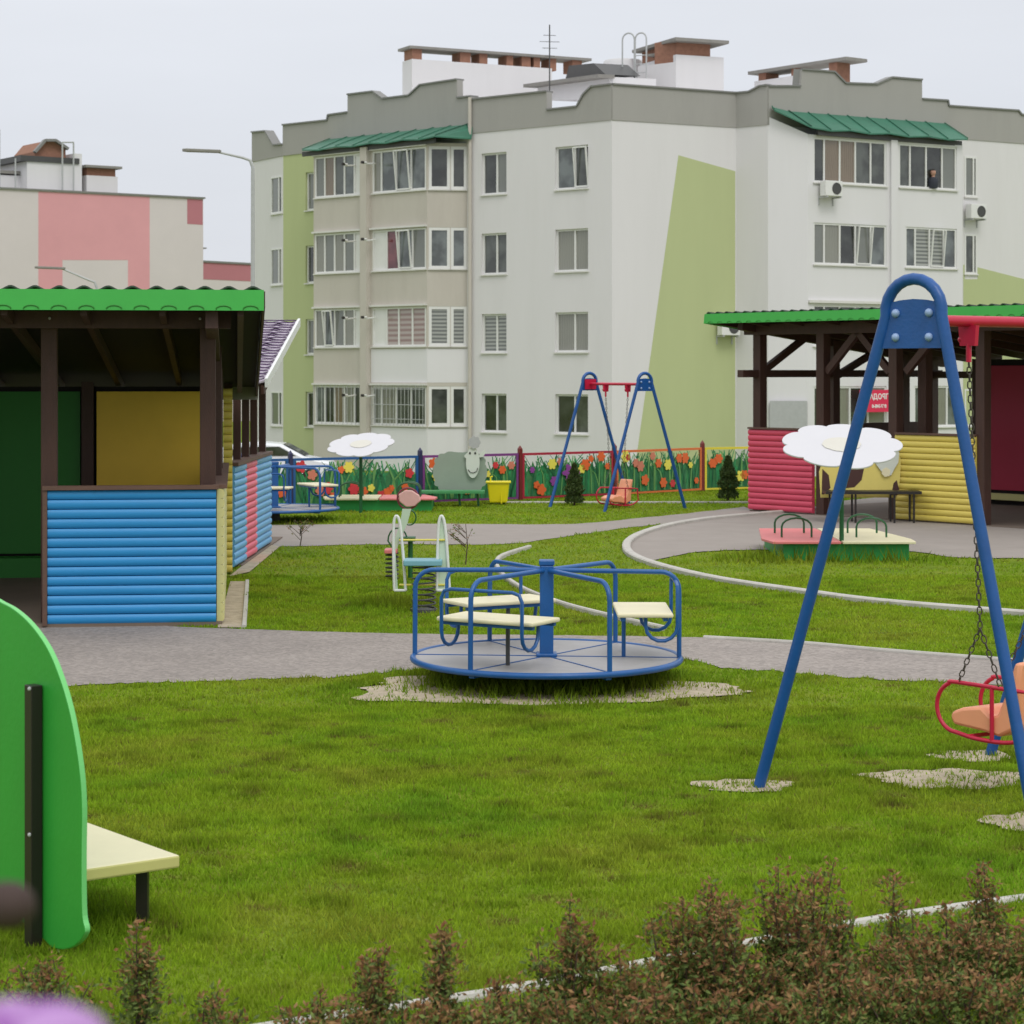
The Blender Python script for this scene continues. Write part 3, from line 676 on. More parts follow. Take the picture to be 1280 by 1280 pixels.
    mb = MB(); mb.prism([A.px(707,98), A.px(711,82), A.px(742,79), A.px(757,93)], -A.n*1.5+V(0,0,.0)); mb.build('metal_hood', m_darkmetal, flats)
    mb = MB(); mb.lathe([(.85, 10.5), (.85, 15.2), (.8, 15.3)], (PX(779, 95), 95, 0), 20); mb.build('round_shaft', m_whiteB, flats, smooth=True)
    A = Plane(pt(800, 94), pt(845, 91)); mb = MB(); pbox(mb, A, 0, A.L, 11, 15.0, -2.2, 0); mb.build('vent_block', m_whiteB, flats)
    A2 = Plane(pt(845, 91), pt(876, 92.2)); mb = MB(); pbox(mb, A2, 0, A2.L, 11, 14.7, -2, .0); mb.build('vent_block', m_wallL, flats)
    mb = MB(); pbox(mb, A, .1, A.L-.05, 15.0, 15.5, -1.6, -.05); pbox(mb, A2, .1, .5, 14.7, 15.6, -1.2, -.1); pbox(mb, A2, .75, .95, 14.7, 15.15, -1.2, -.05); mb.build('brick_pier', m_brick, flats)
    mb = MB(); pbox(mb, A, -.25, A.L+.45, 15.5, 15.63, -2.2, .25); pbox(mb, A2, .5, A2.L+.1, 15.15, 15.25, -1.9, .1); mb.build('vent_cap', m_slab, flats)
    A = Plane(pt(779, 90.6), pt(812, 90)); mb = MB()
    for a, b, yt in ((778, 793, 40), (794, 808, 41)):
        u0, u1 = A.U(a), A.U(b); zt = PZ(yt, 90.2); r = (u1-u0)/2
        mb.tube([A.p(u0, 11.5)]+[A.p((u0+u1)/2-r*math.cos(t), zt-r+r*math.sin(t)) for t in np.linspace(0, math.pi, 9)]+[A.p(u1, 11.5)], .035, 6)
    for z in np.arange(12.4, 14.9, .35): mb.tube([A.p(A.U(793), z), A.p(A.U(808), z)], .02, 5)
    mb.build('roof_ladder', m_galv, flats, smooth=True)
    p = P(687, 115, 90); mb = MB(); mb.tube([p+V(0,0,-1), P(687, 31, 90)], .03, 6)
    for y, w in ((44, .25), (52, .4), (60, .3), (70, .2)): q = P(687, y, 90); mb.tube([q-V(w, 0, 0), q+V(w, .1, 0)], .012, 5)
    mb.build('aerial', m_darkmetal, flats)
    # right-hand vent
    A = Plane(pt(940, 93), pt(1062, 88.6)); mb = MB(); pbox(mb, A, A.U(943), A.U(992), 11, 14.15, -1.0, 0); mb.build('vent_block', m_whiteB, flats)
    mb = MB(); pbox(mb, A, A.U(937), A.U(1060), 14.45, 14.58, -1.1, .1); mb.build('vent_cap', m_slab, flats)
    for a, b, z in ((947,956,14.1),(988,996,13),(1035,1045,13)):
        mb = MB(); pbox(mb, A, A.U(a), A.U(b), z, 14.46, -.8, -.05); mb.build('brick_pier', m_brick, flats)
build_flats()

# red sign on the ground-floor window: thing that hangs on the facade
def sale_sign():
    Rp = Plane(pt(1010, 81.45), pt(1203, 85.55)); off = .3
    u0, u1 = Rp.U(1068), Rp.U(1107.5); z1 = 1.44; z0 = .62
    base = Rp.p((u0+u1)/2, z0, off)
    t = thing('for_sale_banner', 'red banner with white lettering hanging on the ground floor window behind the swing frame', 'banner', base)
    mb = MB(); pbox(mb, Rp, u0, u1, z0, z1, off-.02, off); mb.build('banner_sheet', M('banner_red', (.68, .02, .08), .5, .05), t)
    mw = M('banner_white', (.8, .75, .75), .5, .02)
    def text(s, size, uc, z):
        cu = bpy.data.curves.new('lettering', 'FONT'); cu.body = s; cu.size = size; cu.align_x = 'CENTER'; cu.extrude = .004; cu.offset = .008
        to = bpy.data.objects.new('lettering', cu); C.objects.link(to); bpy.context.view_layer.update()
        me = bpy.data.meshes.new_from_object(to.evaluated_get(bpy.context.evaluated_depsgraph_get())); bpy.data.objects.remove(to)
        vv = [Rp.p(uc-v.co.x, z+v.co.y, off+.006+v.co.z)-base for v in me.vertices]      # the photograph is mirrored
        for v, q in zip(me.vertices, vv): v.co = q
        me.materials.clear(); me.materials.append(mw); o = bpy.data.objects.new('lettering', me); C.objects.link(o); o.parent = t
    text('ПРОДА', .27, Rp.U(1092.5), 1.10)
    text('067-345-0', .17, Rp.U(1092), .78)
sale_sign()

# person at the open window
def window_person():
    Rp = Plane(pt(1010, 81.45), pt(1203, 85.55)); u = Rp.U(1166); b = Rp.p(u, 9.05, .02)
    mb = MB()
    prof = [(.16, 0), (.19, .12), (.20, .25), (.17, .36), (.07, .42), (.06, .47), (.085, .51), (.105, .58), (.10, .66), (.06, .71), (.01, .73)]
    mb.lathe(prof, b, 14)
    o = mb.build('person', [M('dark_shirt', (.03, .035, .05), .8), M('skin', (.45, .25, .18), .6), M('hair', (.02, .015, .01), .7)], loc=b, smooth=True)
    for f in o.data.polygons:
        z = f.center.z
        f.material_index = 0 if z < .42 else (2 if z > .63 else 1)
    tag(o, 'person in a dark top leaning at the open top floor window', 'person')
window_person()

# ------------------------------------------------------------------ pink block and low pink block behind
def pink_block():
    A = Plane(pt(-60, 123.2), pt(254, 132)); zt = 12.3
    t = thing('apartment_block', 'pink and cream apartment block with brick vents on the roof, behind the green roofed pavilion', 'apartment building', (A.A.x, A.A.y, -1.7))
    mb = MB(); pbox(mb, A, 0, A.L, -1.8, zt, -14, 0); mb.build('wall', m_creamw, t)
    def coat(pts, mat): mb = MB(); mb.prism([A.px(x, y, .008) for x, y in pts], -A.n*.02); mb.build('painted_area', mat, t)
    y_ = lambda x: HY-(zt-H)*F/(A.A+A.u*A.U(x)).y
    coat([(48,y_(48)+1),(187,y_(187)+1),(187,380),(160,380),(160,325),(78,325),(78,380),(48,380)], m_pinkw)
    coat([(234,y_(234)+1),(253.4,y_(253.4)+1),(253.4,281),(234,280)], m_pinkd)
    mb = MB(); pbox(mb, A, -.1, A.L+.1, zt, zt+.1, -14.1, .1); mb.build('coping', m_coping, t)
    def bx(p0, p1, y0, y1, th, mat, name, off=-1.5):
        mb = MB(); a, b = A.U(p0), A.U(p1); D = (A.A+A.u*(a+b)/2-A.n*abs(off)).y
        pbox(mb, A, a, b, PZ(y1, D), PZ(y0, D), off-th, off); return mb.build(name, mat, t)
    bx(47,106,202,245,4,m_whiteB,'vent_block'); bx(38,112,196,203,4.5,m_darkmetal,'vent_cap',-1.4); bx(106,116,192,245,3,m_whiteB,'vent_block')
    bx(-20,47,218,245,5,m_whiteB,'vent_block',-2.5); bx(-22,46,212,216,5.5,m_slab,'vent_cap',-2.4)
    bx(122,161,220,248,3,m_wallL,'vent_block'); bx(124,160,210,220,2.4,m_brick,'brick_pier',-1.7); bx(119,165,207,210,3.4,m_slab,'vent_cap',-1.3)
    mb = MB(); mb.prism([A.px(61,197,-2), A.px(61,186,-2), A.px(72,173,-2), A.px(84,173,-2), A.px(100,182,-2), A.px(100,197,-2)], -A.n*3); mb.build('brick_gable', m_brick, t)
    mb = MB(); mb.beam(A.px(59,187,-1.8), A.px(72,172,-1.8), .3, .15); mb.beam(A.px(72,172,-1.8), A.px(85,172,-1.8), .3, .15); mb.beam(A.px(85,172,-1.8), A.px(101,183,-1.8), .3, .15); mb.build('gable_flashing', m_coping, t)
    mb = MB()
    for x0, x1 in ((87, 101),): 
        mb.tube([A.px(x0,240,-1), A.px(x0,176,-1)], .05, 6); mb.tube([A.px(x1,240,-1), A.px(x1,176,-1)], .05, 6); mb.tube([A.px(x0,176,-1), A.px(x1,176,-1)], .05, 6)
    for x0 in (8, 28): mb.tube([A.px(x0,236,-1), A.px(x0,160 if x0 == 8 else 196,-1)], .045, 6)
    mb.build('aerial', m_galv, t)
    B = Plane(pt(254, 170), pt(345, 176)); t2 = thing('apartment_block', 'distant low block with dark pink parapet beside the tall lamp post', 'apartment building', (B.A.x, B.A.y, -1.7))
    z2 = PZ(328, 170); mb = MB(); pbox(mb, B, -3, B.L, -1.8, z2, -10, 0); mb.build('wall', m_creamw, t2)
    mb = MB(); pbox(mb, B, -3, B.L, PZ(349, 170), z2, -.02, .02); mb.build('painted_area', m_pinkd, t2)
    mb = MB(); pbox(mb, B, -3, B.L, z2, z2+.15, -10, .1); mb.build('coping', m_coping, t2)
    mb = MB(); pbox(mb, B, .1, .8, z2+.15, z2+.9, -2, -1); mb.build('chimney', m_creamw, t2); mb = MB(); pbox(mb, B, -.1, 1.1, z2+1.1, z2+1.2, -2.2, -.8); pbox(mb, B, .2, .6, z2+.9, z2+1.1, -1.8, -1.2); mb.build('chimney_cap', m_slab, t2)
pink_block()

def lamp(px, ytop, D, hx, hy, label):
    b = V(PX(px, D), D, -1.7); t = thing('street_lamp', label, 'street lamp', b); zt = PZ(ytop, D)
    e = P(hx, hy, D)
    mb = MB(); bend = [V(b.x, D, zt-.25)]
    pts = [b, V(b.x, D, zt-.5)]+[V(b.x, D, zt-.3), V(b.x-.08, D, zt-.08), V(b.x-.3, D, zt)]+[e]
    mb.tube(pts, [.075, .055, .05, .045, .04, .03], 8); mb.build('pole', m_galv, t, smooth=True)
    mb = MB(); w = V(-1, 0, .04); mb.prism([e+V(.1, -.1, -.03), e+V(.1, .1, -.03), e+w*.9+V(0, .14, -.03), e+w*1.05+V(0, 0, -.03), e+w*.9+V(0, -.14, -.03)], (0, 0, .09)); mb.build('lamp_head', m_slab, t, bevel=.02)
lamp(316, 197, 66, 272, 190, 'tall grey street lamp rising beside the left edge of the white apartment block')
lamp(121, 350, 84, 78, 336, 'street lamp whose arm shows above the green roof edge against the pink block')

def car():
    D = 74.0; x0 = PX(341, D); z0 = -1.69
    t = thing('parked_car', 'white car parked beyond the fence, its roof and windscreen showing', 'car', (x0, D, z0), 0, world=False)
    # local: x along the car (front towards +x), y depth
    prof = [(-2.1,.35),(-2.15,.8),(-1.95,1.0),(-1.5,1.38),(-.6,1.5),(.35,1.44),(1.15,1.02),(1.95,.86),(2.12,.6),(2.1,.3)]
    mb = MB(); mb.prism([V(x, -.85, z) for x, z in prof], (0, 1.7, 0)); mb.build('body', M('car_white', (.75, .77, .80), .25, .02), t, bevel=.08, smooth=True)
    mb = MB(); mb.prism([V(.42, -.7, 1.425), V(1.12, -.78, 1.05), V(1.12, .78, 1.05), V(.42, .7, 1.425)], (.02, 0, .02)); mb.build('windscreen', g_mats[2], t)
    mb = MB(); mb.prism([V(-1.4, -.87, 1.05), V(-1.15, -.87, 1.33), V(.3, -.87, 1.35), V(.85, -.87, 1.05)], (0, .015, 0)); mb.build('side_window', g_mats[2], t)
    for x in (-1.35, 1.35):
        w = MB(); w.tube([V(x, -.9, .32), V(x, -.7, .32)], .32, 20); wo = w.build('wheel', m_black, t); w = MB(); w.tube([V(x, -.91, .32), V(x, -.88, .32)], .19, 14); w.build('rim', m_galv, wo)
    mb = MB(); mb.box(2.0, 2.11, -.8, -.45, .62, .78); mb.build('headlight', m_galv, t)
car()

# ------------------------------------------------------------------ sheds
def logs(mb, p0, p1, z0, z1, n, bulge=.028, back=.03):
    p0 = Vector(p0); p1 = Vector(p1); t = (p1-p0).normalized(); nn = Vector((t.y, -t.x, 0)); h = (z1-z0)/n; prof = []
    for i in range(n):
        for k in range(7):
            a = math.pi*k/7.0
            prof.append((.006+bulge*math.sin(a)**.8 if 0 < k else .0, z0+h*(i+(1-math.cos(a))/2)))
    prof.append((.0, z1)); prof += [(-back, z1), (-back, z0)]
    def q(p, o, z): r = p+nn*o; return Vector((r.x, r.y, z))
    vs = [q(p0, o, z) for o, z in prof]+[q(p1, o, z) for o, z in prof]; m = len(prof)
    mb.add(vs, [(i, (i+1) % m, m+(i+1) % m, m+i) for i in range(m)]+[tuple(range(m))[::-1], tuple(range(m, 2*m))])
def roof(t, x0, x1, y0, y1, zf, zb, mat, pitch=.19, th=.02, name='roof', amp=.018):
    n = int((x1-x0)/pitch*8); vs = []
    rows_ = 14
    for j in range(rows_+1):
        y = y0+(y1-y0)*j/rows_; z = zf+(zb-zf)*j/rows_
        for i in range(n+1):
            x = x0+(x1-x0)*i/n; vs.append((x, y, z+amp*math.sin(2*math.pi*(x-x0)/pitch)+.012*(j % 2)))
    W = n+1; fs = [(j*W+i, j*W+i+1, (j+1)*W+i+1, (j+1)*W+i) for j in range(rows_) for i in range(n)]
    mb = MB(); mb.add(vs, fs); o = mb.build(name, mat, t, smooth=True)
    s = o.modifiers.new('solid', 'SOLIDIFY'); s.thickness = th
    return o
def shed_left():
    t = thing('play_pavilion', 'open timber pavilion with bright green fascia, blue log rail and yellow and green back wall', 'pavilion', (-2.45, 18.55, 0), R(7.0), world=False)
    mb = MB(); mb.box(-6.2, .05, -.02, 4.95, .0, .035); mb.build('floor', m_floor, t)
    mb = MB(); logs(mb, (-1.37, 0, 0), (0, 0, 0), .03, 1.13, 14); mb.build('log_panel', m_logb, t, smooth=True)
    mb = MB(); mb.box(-1.41, .02, -.06, .05, 1.132, 1.165); mb.box(-1.41, -1.372, -.045, .03, .02, 1.13); mb.build('top_rail', m_brown2, t)
    mb = MB(); logs(mb, (.035, 0.03, 0), (.035, 4.6, 0), .03, 1.13, 14); o = mb.build('log_panel', m_logpy, t, smooth=True)
    mb = MB(); mb.box(-.03, .09, .06, 4.6, 1.132, 1.165); mb.build('top_rail', m_brown2, t)
    # posts
    for x, y in ((-1.37, .10), (-.07, .10), (-.03, 1.7), (-.03, 3.2), (-3.6, .10), (-6.0, .1)):
        mb = MB(); zt = 2.62-(y+.7)*.12; mb.box(x-.065, x+.065, y-.0, y+.13, .03, zt); mb.build('post', m_brown, t, bevel=.006)
    mb = MB(); mb.box(-6.2, .12, -.06, .1, 2.46, 2.60); mb.build('beam', m_brown, t)
    mb = MB(); mb.box(-.09, .03, -.4, 4.6, 1.98, 2.05); 
    mb = MB(); mb.beam((-.03, -.6, 2.52), (-.03, 4.8, 1.93), .1, .14); mb.build('beam', m_brown, t)
    for x in np.arange(-6, .45, .62):
        mb = MB(); mb.beam((x, -.62, 2.60), (x, 5.4, 1.93), .05, .1); mb.build('rafter', m_brown, t)
    # back wall
    mb = MB(); mb.box(-6.2, -1.42, 4.55, 4.6, .25, 1.90); mb.build('wall_panel', m_gpanel, t)
    mb = MB(); mb.box(-1.25, -.13, 4.50, 4.55, .5, 1.90); mb.build('wall_panel', m_ypanel, t)
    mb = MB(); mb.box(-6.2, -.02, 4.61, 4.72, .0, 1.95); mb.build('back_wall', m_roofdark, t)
    for x in (-1.34, -.06, -3.8):
        mb = MB(); mb.box(x-.06, x+.06, 4.46, 4.58, .03, 2.0); mb.build('post', m_brown, t)
    mb = MB(); logs(mb, (.03, 4.74, 0), (.125, 4.74, 0), .02, 1.93, 24); mb.box(.035, .12, 4.772, 4.9, .02, 1.93); mb.build('log_post', m_logy, t, smooth=True)
    mb = MB(); mb.box(-6.3, -6.21, 0, 4.7, 0, 2.6); mb.build('added_end_wall', m_gpanel, t)  # unseen end wall, added to keep daylight out of the pavilion
    # dark green floor plinth, bench inside
    mb = MB(); mb.box(-6.2, -1.6, 4.2, 4.5, .03, .23); mb.build('plinth', m_gpanel, t)
    # roof: high in front, low behind
    roof(t, -6.4, .38, -.69, 5.75, 2.77, 2.0, m_roofg, .19)
    mb = MB(); mb.box(-6.4, .37, -.66, 5.72, 0, .02)
    vs = []
    for (y, z) in ((-.66, 2.70), (5.7, 1.94)):
        for x in (-6.4, .36): vs += [V(x, y, z), V(x, y, z+.02)]
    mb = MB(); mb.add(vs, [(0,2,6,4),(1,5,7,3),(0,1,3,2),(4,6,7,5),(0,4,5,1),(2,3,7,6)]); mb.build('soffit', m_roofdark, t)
    mb = MB(); mb.box(-6.4, .385, -.72, -.695, 2.59, 2.755); fo = mb.build('fascia', m_fascia, t)
    mb = MB(); 
    for i in range(30):
        x = .28-i*.215
        if x < -6: break
        mb.tube([V(x-.06*math.cos(a)-.0, -.722, 2.60+.028*math.sin(a)) for a in np.linspace(0, math.pi, 7)], .006, 5)
    mb.build('fascia_ornament', m_gpanel, fo)
    mb = MB(); mb.beam((.385, -.7, 2.68), (.385, 5.72, 1.9), .02, .13); mb.build('side_fascia', m_brown, t)
    mb = MB(); mb.box(.0, .40, 5.70, 5.73, 1.80, 1.99); mb.build('rear_fascia', m_slab, t)
    for x in (-1.2, .02): 
        mb = MB(); mb.ball((x-.15, -.07, 2.54), .012); mb.build('bolt', m_galv, t)
    # second pavilion, back to back with the first
    t2 = thing('play_pavilion', 'rear pavilion with striped blue and pink log side and purple tiled roof', 'pavilion', (-2.97, 23.75, 0))
    def seg(y0, y1, mat): mb = MB(); logs(mb, (-2.97, y0, 0), (-2.95, y1, 0), .03, 1.10, 14, .03); mb.build('log_panel', mat, t2, smooth=True)
    seg(23.75, 24.65, m_loglb); seg(24.655, 25.65, m_loglp); seg(25.655, 27.2, m_loglb)
    mb = MB(); mb.box(-3.04, -2.90, 23.75, 27.2, 1.102, 1.14); mb.build('top_rail', m_brown2, t2)
    for y in (23.85, 24.6, 25.4, 26.2, 27.1):
        mb = MB(); mb.box(-3.06, -2.98, y-.035, y+.035, .0, 2.0+(y-24)*.15); mb.build('post', m_brown, t2)
    mb = MB(); mb.box(-7, -2.9, 24.15, 28.3, 0, .02); mb.build('floor', m_floor, t2)
    # tiled roof: low edge next to the first roof
    vs = []; nx, ny = 60, 44; x0, x1, y0, y1 = -7.0, -2.72, 24.6, 28.4
    for j in range(ny+1):
        y = y0+(y1-y0)*j/ny; z = 2.0+(2.74-2.0)*j/ny+(.018*((j % 4)/3.0))
        for i in range(nx+1): x = x0+(x1-x0)*i/nx; vs.append((x, y, z+.012*math.sin(i*1.9)))
    mb = MB(); mb.add(vs, [(j*(nx+1)+i, j*(nx+1)+i+1, (j+1)*(nx+1)+i+1, (j+1)*(nx+1)+i) for j in range(ny) for i in range(nx)]); ro = mb.build('roof', m_purple, t2)
    s = ro.modifiers.new('solid', 'SOLIDIFY'); s.thickness = .02
    mb = MB()
    for j in range(22):
        y = y0+(y1-y0)*(j+.5)/22; z = 2.0+.74*(j+.5)/22+.03; mb.beam((x0, y, z), (x1-.01, y, z), .07, .012)
    mb.build('tile_ridge', M('tile_purple_line', (.10, .05, .13), .5), ro)  # dark purple stripes across the paler tiles
    mb = MB(); mb.beam((-2.70, 24.6, 1.98), (-2.70, 28.42, 2.73), .03, .10); mb.build('rake_board', m_paintw, t2)
    mb = MB(); mb.beam((-2.74, 24.6, 1.90), (-2.74, 28.42, 2.65), .03, .09); mb.build('rafter', m_brown, t2)
shed_left()

def shed_right():
    a = Vector((.637, -.771, 0)); ang = math.atan2(a.y, a.x)
    t = thing('play_pavilion', 'open timber pavilion with green fascia, raspberry and yellow log rails', 'pavilion', (3.585, 33.8, 0), ang, world=False)
    # local x along the front (towards camera right), y to the back
    mb = MB(); mb.box(0, 8, .0, 4.2, 0, .02); mb.build('floor', m_floor, t)
    mb = MB(); logs(mb, (0, 0, 0), (1.30, 0, 0), .03, 1.24, 14, .03); mb.build('log_panel', m_logp, t, smooth=True)
    mb = MB(); logs(mb, (2.88, 0, 0), (4.3, 0, 0), .03, 1.22, 14, .03); mb.build('log_panel', m_logy, t, smooth=True)
    mb = MB(); mb.box(0, 1.3, -.05, .05, 1.243, 1.27); mb.build('top_rail', m_brown2, t); mb = MB(); mb.box(2.88, 4.3, -.05, .05, 1.223, 1.25); mb.build('top_rail', m_brown2, t)
    for x, y in ((.12, .1), (1.42, .08), (2.80, .08), (2.98, .5), (4.35, .08), (6.5, .08), (.1, 1.75), (.1, 3.4), (.1, 4.1), (1.05, 4.1), (4.3, 4.1)):
        mb = MB(); w = .075; mb.box(x-w, x+w, y-w, y+w, .02, 2.80-y*.12); mb.build('post', m_brown, t, bevel=.006)
    mb = MB(); mb.box(-.1, 8, -.02, .10, 2.66, 2.82); mb.build('beam', m_brown, t)
    mb = MB(); mb.box(.04, .16, -.3, 4.3, 2.02, 2.13); mb.build('beam', m_brown, t)
    mb = MB(); mb.box(.0, 3.0, 4.04, 4.16, 2.00, 2.11); mb.build('beam', m_brown, t)
    mb = MB(); mb.beam((.1, -.3, 2.80), (.1, 4.4, 2.25), .1, .14); mb.build('beam', m_brown, t)
    for (p, q) in (((.1, .12, 2.08), (.1, 1.1, 2.62)), ((.1, 1.85, 2.05), (.1, 2.8, 2.45)), ((1.5, .08, 2.1), (2.1, .08, 2.68)), ((2.7, .08, 2.1), (2.1, .08, 2.68)), ((3.0, .08, 2.1), (3.6, .08, 2.68))):
        mb = MB(); mb.beam(p, q, .08, .10); mb.build('brace', m_brown, t)
    mb = MB(); mb.box(1.15, 8, 4.0, 4.05, .25, 2.2); mb.build('wall_panel', m_rpanel, t)
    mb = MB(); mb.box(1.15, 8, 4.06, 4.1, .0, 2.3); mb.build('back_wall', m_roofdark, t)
    mb = MB(); mb.box(1.15, 8, 3.9, 3.99, .1, .2); mb.build('skirting', m_logpy, t)
    mb = MB(); mb.box(.08, .14, 2.4, 4.1, .95, 1.3); mb.build('side_rail', m_brown, t)
    roof(t, -.42, 8, -.5, 4.7, 2.99, 2.42, m_roofg, .19)
    mb = MB(); mb.box(-.42, 8, -.53, -.505, 2.83, 2.975); fo = mb.build('fascia', m_fascia, t)
    mb = MB(); mb.beam((-.43, -.53, 2.90), (-.43, 4.7, 2.34), .02, .14); mb.build('side_fascia', m_fascia, t)
    mb = MB()
    for i in range(40):
        x = -.35+i*.2; mb.tube([V(x+.05-.05*math.cos(q), -.532, 2.835+.022*math.sin(q)) for q in np.linspace(0, math.pi, 6)], .005, 4)
    mb.build('fascia_ornament', m_gpanel, fo)
    vs = []
    for (y, z) in ((-.5, 2.93), (4.68, 2.36)):
        for x in (-.41, 8): vs += [V(x, y, z), V(x, y, z+.02)]
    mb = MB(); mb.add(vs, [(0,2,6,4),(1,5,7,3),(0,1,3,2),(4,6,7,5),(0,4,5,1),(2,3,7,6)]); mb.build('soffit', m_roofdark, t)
    for x in np.arange(-.3, 8, .7):
        mb = MB(); mb.beam((x, -.45, 2.87), (x, 4.6, 2.31), .05, .09); mb.build('rafter', m_brown, t)
shed_right()

# ------------------------------------------------------------------ mural fence
def fence():
    def FP(px, h=.76):
        tops = [(300,575.2),(400,573),(525,570),(655,567),(765,564),(875,560),(940,558.7),(1100,556)]
        y = np.interp(px, [q[0] for q in tops], [q[1] for q in tops]); D = (H-.76)*F/(y-HY); return Vector((PX(px, D), D, 0))
    t = thing('mural_fence', 'low fence of coloured frames filled with cut-out grass and flowers', 'fence', FP(650))
    segs = [(300,363,(.02,.10,.30)),(363,525,(.02,.10,.30)),(525,650,(.20,.05,.22)),(650,768,(.40,.02,.05)),(768,878,(.70,.16,.04)),(878,1010,(.75,.62,.05))]
    greens = [M('mural_green', (.03, .28, .10), .5, .2, 4), M('mural_dark_green', (.02, .15, .06), .5, .2, 4), M('mural_light_green', (.14, .34, .10), .5, .2, 4)]
    back = M('mural_board', (.04, .20, .07), .6, .5, 7, dirt=.5, dcol=(.16, .22, .10)); backp = M('mural_pink', (.50, .35, .32), .6, .2, 8)
    fl = [M('flower_orange', (.75, .13, .03), .5, .1), M('flower_red', (.62, .04, .05), .5, .1), M('flower_yellow', (.80, .70, .10), .5, .1), M('flower_purple', (.26, .05, .30), .5, .1), M('flower_salmon', (.62, .20, .13), .5, .1)]
    frs = random.Random(5)
    for si, (a, b, col) in enumerate(segs):
        A, B = FP(a), FP(b); pl = Plane((A.x, A.y), (B.x, B.y)); L = pl.L
        mf = M('fence_frame', tuple(col), .4, .1)
        mb = MB(); pbox(mb, pl, .04, L-.04, .73, .77, -.02, .02); pbox(mb, pl, .04, .08, .05, .73, -.02, .02); pbox(mb, pl, L-.08, L-.04, .05, .73, -.02, .02); pbox(mb, pl, .04, L-.04, .02, .05, -.02, .02)
        fo = mb.build('panel_frame', mf, t)
        mb = MB(); pbox(mb, pl, -.03, .03, 0, .84, -.03, .03); p = pl.p(0, .84); mb.add([pl.p(-.03,.84,-.03), pl.p(.03,.84,-.03), pl.p(.03,.84,.03), pl.p(-.03,.84,.03), pl.p(0,.9,0)], [(0,1,4),(1,2,4),(2,3,4),(3,0,4)])
        mb.build('post', M('post_paint', (.03, .03, .09) if si < 3 else (.17, .02, .02), .4), t)
        # wavy green lower sheet
        n = 60; top = [(.08+(L-.16)*i/n, .54+.05*math.sin(i*.8+si)+.04*math.sin(i*2.3)) for i in range(n+1)]
        mb = MB(); mb.prism([pl.p(u, z) for u, z in top]+[pl.p(L-.08, .05), pl.p(.08, .05)], pl.n*-.006); mb.build('meadow_sheet', back if si != 3 else back, fo)
        # stems
        for gi in range(3):
            mb = MB()
            for k in range(int(L*(17, 17, 6)[gi])):
                u = frs.uniform(.1, L-.1); du = frs.choice([frs.uniform(-.16, .16), frs.uniform(-.5, .5)]); z1 = frs.uniform(.6, .735); u2 = min(max(u+du, .08), L-.08); w = frs.uniform(.010, .022)
                um = u+du*.25
                P0, P1, P2 = pl.p(u, .06, .006+.004*gi), pl.p(um, z1*.6, .006+.004*gi), pl.p(u2, z1, .006+.004*gi)
                e = pl.u*w; mb.add([P0-e, P0+e, P1+e*.9, P2+e*.55, P2-e*.55, P1-e*.9], [(0,1,2,3,4,5)])
            mb.build('stems', greens[gi], fo)
        nf = int(L*6.5)
        for k in range(nf):
            u = .14+(L-.28)*((k+.5)/nf)+frs.uniform(-.06, .06); z = frs.choice([frs.uniform(.14, .3), frs.uniform(.42, .68)]); r = frs.uniform(.055, .11); pe = frs.choice([5, 6, 6])
            pts = []
            for i in range(pe*6):
                an = 2*math.pi*i/(pe*6); rr = r*(.68+.32*abs(math.cos(an*pe/2))); pts.append(pl.p(u+rr*math.cos(an), z+rr*math.sin(an), .022))
            mm = frs.choice(fl[:3]+[fl[0], fl[4]]+([fl[3]] if si in (3,) else []))
            mb = MB(); mb.prism(pts, pl.n*.008); mb.build('flower', mm, fo)
        if si == 3:
            mb = MB(); pts = []
            for i in range(40): an = 2*math.pi*i/40; rr = .17*(.8+.2*math.cos(6*an)); pts.append(pl.p(L*.52+rr*1.15*math.cos(an), .42+rr*math.sin(an), .034))
            mb.prism(pts, pl.n*.006); mb.build('flower', fl[3], fo)
fence()

# ------------------------------------------------------------------ swings
def arc_frame(fl_, fr_, ap, rr, zs, n=12):
    """inverted U: foot, straight leg, arch, straight leg, foot"""
    u = (fr_-fl_); u.z = 0; u.normalize(); pts = [fl_+V(0, 0, -.05)]
    zc = ap.z-rr
    for k in range(n+1):
        a = math.pi*(1.0-k/n); a = R(188)-(R(196))*k/n
        pts.append(V(ap.x, ap.y, zc)+u*rr*math.cos(a)+V(0, 0, rr*math.sin(a)))
    pts.append(fr_+V(0, 0, -.05)); return pts, u
def chain(mb, p, q, pitch=.034, r=.0035, w=.011):
    p = Vector(p); q = Vector(q); L = (q-p).length; n = max(2, int(L/pitch)); t = (q-p)/L
    a = t.cross(V(0, 1, 0)).normalized(); b = t.cross(a)
    for i in range(n):
        c = p+t*(L*(i+.5)/n); s = a if i % 2 else b; hl = pitch*.42
        ring = []
        for k in range(10):
            an = 2*math.pi*k/10; ring.append(c+s*w*math.cos(an)+t*(hl*math.sin(an)+(hl*.4 if math.sin(an) > 0 else -hl*.4 if math.sin(an) < 0 else 0)))
        mb.tube(ring, r, 4, True)
